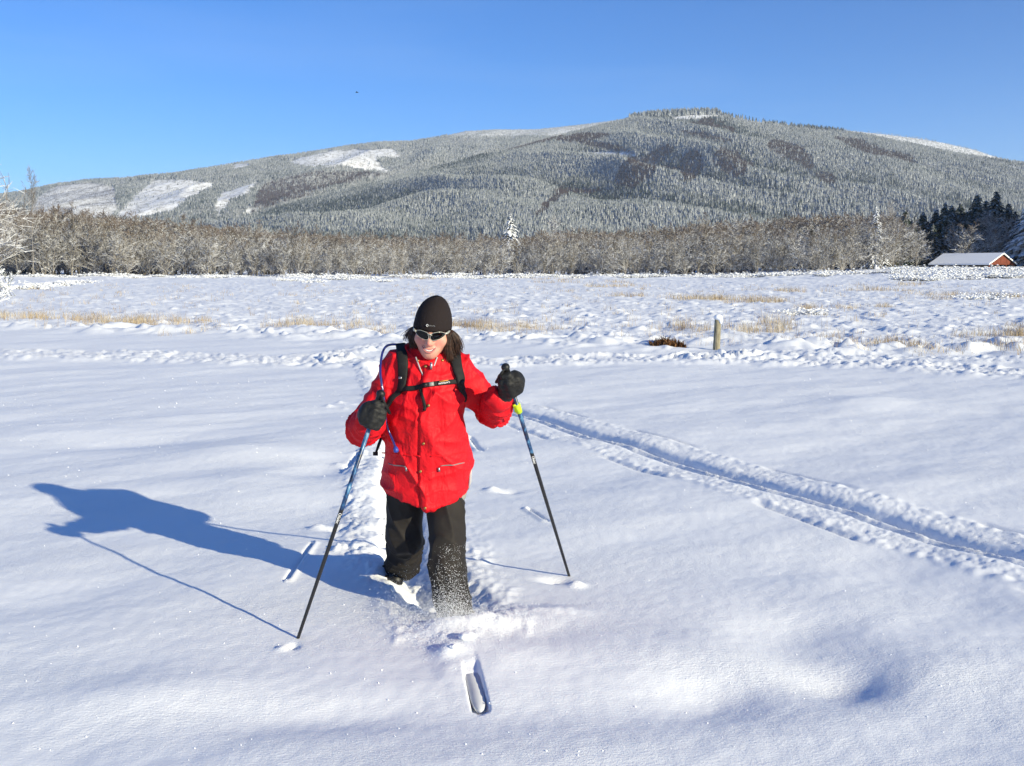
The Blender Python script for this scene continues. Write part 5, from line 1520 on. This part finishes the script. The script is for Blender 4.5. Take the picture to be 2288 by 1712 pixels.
def ski_pole(ends, label, blue_to, clip, text, tp):
    top, tip = ends; d = unit(tip - top); L = np.linalg.norm(tip - top)
    root = empty('ski_pole', tuple(tip)); tag(root, label, 'ski pole', 'pair of ski poles')
    ext = tip + d * 0.22
    zsw = (top + d * L * blue_to)[2]
    v, f = tube([top + d * .10, top + d * (L * .45), tip, ext], [.0088, .0086, .0065, .006], 12); sh = mk('shaft', v, f, m_shaft('pole_shaft', zsw, L), root)
    pr = [(-.004, .006), (.0, .013), (.006, .0175), (.016, .0175), (.024, .014), (.04, .0145), (.06, .0155), (.085, .0155), (.11, .015), (.128, .014), (.132, .010)]
    v, f = tube([top + d * a for a, b in pr], [b for a, b in pr], 14); mk('grip', v, f, M_RUBBER, root)
    v, f = tube([ext - d * .08, ext - d * .078, ext - d * .07, ext - d * .065], [.006, .05, .045, .006], 16); mk('basket', v, f, M_RUBBER, root)
    v, f = tube([ext, ext + d * .03], [.004, .001], 8); mk('tip', v, f, M_METAL, root)
    # wrist strap
    side = unit(np.cross(d, V3(0, 1, 0))); s = -1 if clip else 1
    lp = [top + d * .012 + V3(0, -.012, 0), top + d * .03 + V3(0, -.03, 0) + side * .02 * s, top + d * .075 + V3(0, .015, 0) + side * .055 * s, top + d * .05 + V3(0, .03, 0) + side * .02 * s, top + d * .014 + V3(0, .012, 0)]
    v, f = tube(lp, [.003, .006, .007, .006, .003], 6); mk('wrist_strap', v, f, M_BLACK, root)
    if clip:
        a = top + d * clip
        v, f = join([tube([a, a + d * .002, a + d * .046, a + d * .048], [.010, .0145, .0145, .010], 12), box(a + d * .024 + V3(-.012, -.006, 0), (.012, .012, .042), np.stack([unit(np.cross(d, V3(0, -1, 0))), V3(0, 1, 0), -d], 1))])
        mk('lever_clamp', v, f, mat('lime_plastic', (0.55, 0.78, 0.02), .4, .4), root)
    a = top + d * (tp * L)
    viewn = unit(V3(0, 0, EYE) - a); viewn = unit(viewn - d * np.dot(viewn, d)); upv = np.cross(viewn, d)
    letters(text, .0165, a + viewn * .0095, d, upv, M_WHITE, 'lettering', sh)
    return root
ski_pole(POLE_L, 'ski pole planted at the left, blue patterned upper shaft and black lower shaft', .452, None, 'Olialec', .462)
ski_pole(POLE_R, 'ski pole planted at the right with a lime-green clamp below the glove', .365, .215, 'Olialec', .372)

# --- gloves: padded fists closed round the grips
def glove(name, ends, hand, wrist, el, side):
    top, tip = ends; a = -unit(tip - top)                       # up the pole
    t = np.dot(hand - top, -a); c = top - a * t                 # grip point on the pole
    f_ = unit(V3(0, -1, 0) - a * np.dot(V3(0, -1, 0), a)); s_ = unit(np.cross(a, f_)); s_ = s_ if s_[0] * side > 0 else -s_   # s_: away from the palm
    K = .84
    def L(s, f, h): return c + s_ * s * K + f_ * f * K + a * h * K
    back = L(-.030, .006, .0)
    wr = wrist
    def sd(x, y, z):
        d = sd_ell_frame(x, y, z, back, s_, f_, a, (.030 * K, .040 * K, .050 * K))
        for i, (h, ln, r) in enumerate(((.034, 1.0, .0145), (.010, 1.08, .0155), (-.014, 1.03, .015), (-.037, .88, .0135))):
            k1 = L(-.036, .034, h + .002); k2 = L(.004 * ln, .047, h - .002); k3 = L(.038 * ln, .026, h - .003); k4 = L(.034, -.010, h); k5 = L(.012, -.026, h)
            q = sd_cone(x, y, z, k1, k2, r * 1.08, r * 1.05); q = smin(q, sd_cone(x, y, z, k2, k3, r * 1.05, r), .008); q = smin(q, sd_cone(x, y, z, k3, k4, r, r * .92), .008); q = smin(q, sd_cone(x, y, z, k4, k5, r * .92, r * .8), .006)
            d = smin(d, q, .007)
        th = sd_cone(x, y, z, L(-.030, .012, .034), L(-.002, .026, .060), .019, .0165); th = smin(th, sd_cone(x, y, z, L(-.002, .026, .060), L(.022, .026, .064), .0165, .0135), .008)
        d = smin(d, th, .010)
        d = smin(d, sd_cone(x, y, z, back, wr, .032, .038), .03)
        cuff = sd_cone(x, y, z, wr + unit(back - wr) * .02, wr, .040, .043)
        return smin(d, cuff, .008)
    P = np.stack([back, c, wr, L(.05, .05, .07), L(-.06, -.03, -.06)]); lo, hi = P.min(0) - .06, P.max(0) + .06
    v, f = sdf_mesh(sd, axis(lo[0], .0034, hi[0]), axis(lo[1], .0034, hi[1]), axis(lo[2], .0034, hi[2]))
    N = vnormals(v, f); x, y, z = v.T
    v = v + N * (.0022 * (1 - 2 * np.abs(perlin3(x * 30, y * 30, z * 45, 90))) + .0018 * perlin3(x * 55, y * 55, z * 55, 91))[:, None]
    return mk('glove', v, f, M_GLOVE, PERSON)
def sd_ell_frame(x, y, z, c, e1, e2, e3, r):
    dx, dy, dz = x - c[0], y - c[1], z - c[2]
    q = sum(((dx * e[0] + dy * e[1] + dz * e[2]) / k) ** 2 for e, k in zip((e1, e2, e3), r))
    return (np.sqrt(q) - 1) * min(r)
glove('glove', POLE_L, HAND_L, WR_L, EL_L, 1)
glove('glove', POLE_R, HAND_R, WR_R, EL_R, -1)

# --- backpack
BACK = empty('backpack', tuple(W(957, 900, 4.72))); tag(BACK, 'black hydration backpack worn by the skier, its straps crossing the red jacket', 'backpack')
def pack(x, y, z):
    c = W(957, 890, 4.70); q = [np.abs(x - c[0]) - .10, np.abs(y - c[1]) - .045, np.abs(z - c[2]) - .16]
    return np.sqrt(sum(np.maximum(t, 0) ** 2 for t in q)) + np.minimum(np.maximum(np.maximum(q[0], q[1]), q[2]), 0) - .045
c = W(957, 890, 4.70); v, f = sdf_mesh(pack, axis(c[0] - .18, .012, c[0] + .18), axis(c[1] - .12, .01, c[1] + .12), axis(c[2] - .24, .012, c[2] + .24)); mk('pack_body', v, f, M_BLACK, BACK)
st1 = mk('shoulder_strap', *ribbon([(896, 774), (899, 790), (902, 820), (899, 855), (892, 873)], [.045, .046, .044, .042, .034], .003, .010, samples=34), M_BLACK, BACK)
mk('strap_webbing', *ribbon([(893, 868), (880, 888), (866, 908), (858, 922)], [.030, .026, .018, .016], .003, .004, samples=20), M_BLACK, st1)
st2 = mk('shoulder_strap', *ribbon([(1016, 782), (1017, 800), (1020, 830), (1023, 856), (1029, 872)], [.045, .046, .044, .042, .034], .003, .010, samples=34), M_BLACK, BACK)
mk('strap_webbing', *ribbon([(1027, 868), (1033, 882), (1036, 895)], [.030, .022, .018], .003, .004, samples=14), M_BLACK, st2)
cs = mk('chest_strap', *ribbon([(898, 870), (925, 867), (950, 862), (985, 856), (1025, 852)], .020, .006, .004, samples=50), M_BLACK, BACK)
(b_, f_), fr = plate(964, 860, 12, 8.5, .014, .008, .12); mk('buckle', b_, f_, mat('grey_plastic', (0.30, 0.30, 0.27), .35, .5), cs)
(b_, f_), fr = plate(952, 862, 9, 9, .013, .008, .12); mk('buckle', b_, f_, M_RUBBER, cs)
(b_, f_), (p, rt, up, n) = plate(990, 855.5, 30, 8.5, .0125, .003, .12); lab = mk('label_patch', b_, f_, M_BLACK, cs)
letters('CAMELBAK', .0105, p + n * .0025 + rt * .026 - up * .002, -rt, -up, M_WHITE, 'lettering', lab)
v, f = box(p + n * .0022 + up * .0062, (.040, .001, .003), np.stack([rt, -n, up], 1)); mk('label_stripe', v, f, M_ORANGE, lab)
mk('strap_tail', *ribbon([(937, 866), (942, 880), (948, 896), (951, 912)], .013, .006, .003, samples=18), M_BLACK, cs)
(b_, f_), _ = plate(950, 912, 7, 9, .011, .006, -.2); mk('strap_end', b_, f_, M_BLACK, cs)
for px, py in ((897, 846), (1022, 853)):
    (b_, f_), _ = plate(px, py, 8, 5, .017, .005, .1); mk('strap_slider', b_, f_, M_METAL if px < 900 else M_RUBBER, BACK)
pts = [W(853, 975, 4.62), W(846, 995, 4.60), W(840, 1012, 4.59)]; v, f = tube(pts, [.006, .007, .005], 6); mk('dangling_strap', v, f, M_BLACK, BACK)
v, f = box(W(839, 1014, 4.59), (.022, .008, .016)); mk('dangling_buckle', v, f, M_BLACK, BACK)
# drinking tube, arching over the shoulder and hanging to a bite valve
path = [(892, 779), (880, 778), (868, 783), (861, 795), (858, 815), (858, 840), (860, 870), (862, 900), (866, 935), (873, 965), (885, 990), (888, 998)]
tp_ = []
for i, (a, b) in enumerate(path):
    p, n = front(a, b, .016 if 2 < i < 9 else .010); tp_.append(p)
tp_ = np.array(tp_); tp_[:4] += V3(0, 0, .006)
q = np.linspace(0, len(tp_) - 1, 60); tp_ = np.stack([np.interp(q, np.arange(len(tp_)), tp_[:, k]) for k in range(3)], 1)
for _ in range(8): tp_[1:-1] = (tp_[:-2] + 2 * tp_[1:-1] + tp_[2:]) / 4
v, f = tube(tp_, .0052, 8); tb = mk('drinking_tube', v, f, M_TUBE, BACK)
e = tp_[-1]; dd = unit(tp_[-1] - tp_[-4]); v, f = tube([e - dd * .005, e + dd * .005, e + dd * .018, e + dd * .024], [.006, .011, .012, .006], 10); mk('bite_valve', v, f, mat('blue_rubber', (0.03, 0.06, 0.32), .4, .4), tb)

# --- the ski whose tip breaks through the powder
def ski():
    a = V3(SKI_A[0], SKI_A[1], -.36); b = V3(SKI_B[0], SKI_B[1], 0)
    d = unit(b - V3(a[0], a[1], 0)); s = V3(-d[1], d[0], 0); Ln = np.linalg.norm(b - V3(a[0], a[1], 0))
    root = empty('cross_country_ski', tuple(a)); tag(root, 'pale grey ski whose rounded tip breaks out of the powder ahead of the front leg', 'ski')
    sd_ = [V3(a[0], a[1], 0) + d * Ln * k + s * o for k in (.75, .95) for o in (-.12, .12)]; base = float(np.mean([Hs(q[0], q[1]) for q in sd_])); top = []
    def gz(q): return float(np.mean([Hs(*(V3(a[0], a[1], 0) + d * Ln * (q + k) + s * o)[:2]) for k in (-.06, 0, .06) for o in (-.075, .075)]))
    Q = np.concatenate([np.linspace(-.95, .9, 50), np.linspace(.91, 1, 16)])
    for q in Q:
        l = q * Ln; p = V3(a[0], a[1], 0) + d * l
        z = -.36 if q < .2 else np.interp(q, [.2, .5], [-.36, -.14]) if q < .5 else gz(q) + np.interp(q, [.5, .58, .8, 1.0], [-.08, -.022, -.016, -.008])
        w = .024 + .003 * max(0, q)
        if q > .86: w *= math.sqrt(max(0, 1 - ((q - .86) / .14) ** 2)) * .98 + .02
        top.append((p + V3(0, 0, z), w))
    V = []
    for p, w in top: V += [p - s * w, p + s * w, p + s * w - V3(0, 0, .012), p - s * w - V3(0, 0, .012)]
    n = len(top); Fc = [(i * 4 + k, i * 4 + 4 + k, i * 4 + 4 + (k + 1) % 4, i * 4 + (k + 1) % 4) for i in range(n - 1) for k in range(4)] + [(0, 1, 2, 3), tuple((n - 1) * 4 + k for k in (3, 2, 1, 0))]
    m = mat('ski_topsheet', (0.42, 0.43, 0.45), .75, .2); t = NT(m); t.color(t.mix(t.noise(22, 3), (0.56, 0.58, 0.61), (0.68, 0.69, 0.71)))
    mk('ski_blade', np.array(V), Fc, m, root)
    v, f = box(a + V3(0, 0, .03), (.05, .16, .03)); mk('binding', v, f, M_RUBBER, root)
ski()

# --- kicked-up powder and glinting crystals
def crystals(P, r, seed):
    rg_ = np.random.RandomState(seed); n = len(P)
    O = np.array([(1, 0, 0), (-1, 0, 0), (0, 1, 0), (0, -1, 0), (0, 0, 1), (0, 0, -1)], float)
    Fo = np.array([(0, 2, 4), (2, 1, 4), (1, 3, 4), (3, 0, 4), (2, 0, 5), (1, 2, 5), (3, 1, 5), (0, 3, 5)])
    A = rg_.normal(size=(n, 3, 3)); Q, _ = np.linalg.qr(A)
    V = np.einsum('kj,nij->nki', O, Q) * r[:, None, None] * rg_.uniform(.6, 1.3, (n, 6, 1)) + P[:, None]
    return V.reshape(-1, 3), (np.arange(n)[:, None, None] * 6 + Fo[None]).reshape(-1, 3)
def spray():
    r = np.random.RandomState(21); P = []; S = []
    def add(n, cx, cy, cz, sx, sy, sz, s0, s1, power=1.0):
        q = r.normal(size=(n, 3)) * (sx, sy, sz) + (cx, cy, cz); P.append(q); S.append(s0 + (s1 - s0) * r.rand(n) ** 2.5)
    f = W(1020, 1400, 4.24)
    n = 15000; zz = np.minimum(-np.log(r.rand(n)) * .062, .33); k = r.normal(size=n)                    # veil in front of the shin
    P.append(np.stack([f[0] - .02 + k * (.065 - .10 * zz), 4.21 + r.normal(size=n) * .05, zz], 1)); S.append(.0005 + .0013 * r.rand(n) ** 3)
    add(7000, f[0] - .10, 4.20, .03, .10, .07, .035, .0005, .0016)
    add(3500, f[0] - .22, 4.40, .05, .06, .10, .04, .0005, .0015)
    add(7000, f[0] + .12, 4.17, .03, .14, .08, .028, .0005, .0018)
    add(4500, f[0] + .04, 3.98, .02, .09, .10, .03, .0005, .0016)
    add(260, f[0] - .03, 4.15, .06, .16, .12, .06, .0012, .003)
    P_ = np.concatenate(P); S_ = np.concatenate(S)
    P_[:, 2] = np.maximum(P_[:, 2], H(P_[:, 0], P_[:, 1]) + .002)
    v, fc = crystals(P_, S_, 3); tag(mk('snow_spray', v, fc, M_SNOWP, smooth=False), 'fine powder snow kicked up around the front leg', 'snow', kind='stuff')
    n = 2600; d = 3.0 + 11 * r.rand(n) ** 1.3; u = r.uniform(-.52, .52, n); x = u * d
    Pg = np.stack([x, d, H(x, d) + .0012], 1); v, fc = crystals(Pg, (.0009 + .0030 * r.rand(n) ** 5) * np.maximum(1, d / 5), 4)
    tag(mk('snow_crystals', v, fc, mat('ice_crystal', (0.97, 0.97, 0.97), .25, .6), smooth=False), 'bright frost crystals glinting on the foreground snow', 'snow', kind='stuff')
    # clods of snow thrown aside
    for px, py, s, lab in ((1042, 1422, .026, 'largest snow clod tumbling at the foot of the front leg'), (1014, 1444, .014, 'small flat snow clod left of the ski groove')):
        g = G(px, py, .05); rr_ = np.random.RandomState(int(px))
        def sd(x, y, z): return sd_ell(x, y, z, g, (s * 1.2, s, s * .7)) + .25 * s * perlin3(x / s * 1.1, y / s * 1.1, z / s * 1.1, 5)
        v, fc = sdf_mesh(sd, axis(g[0] - 2 * s, s / 6, g[0] + 2 * s), axis(g[1] - 2 * s, s / 6, g[1] + 2 * s), axis(g[2] - 2 * s, s / 6, g[2] + 2 * s))
        tag(mk('snow_clod', v, fc, M_SNOWP, loc=tuple(g)), lab, 'snow clod')
spray()

# ================================================================== THE AIR
hz_v, hz_f = box((0, 2500.0, 398.0), (15000.0, 16000.0, 804.0))
HAZE = mk('haze', hz_v, hz_f, None, smooth=False)
hm = bpy.data.materials.new('winter_haze'); hm.use_nodes = True
hm.node_tree.nodes.remove(hm.node_tree.nodes['Principled BSDF'])
pv = hm.node_tree.nodes.new('ShaderNodeVolumePrincipled'); pv.inputs['Color'].default_value = (0.80, 0.88, 1.0, 1); pv.inputs['Density'].default_value = 5.5e-5; pv.inputs['Anisotropy'].default_value = 0.2
hm.node_tree.links.new(pv.outputs[0], hm.node_tree.nodes['Material Output'].inputs['Volume'])
HAZE.data.materials.append(hm)
tag(HAZE, 'faint bluish winter haze between the field and the mountain', 'haze', kind='stuff')
print('done', time.time() - T0)
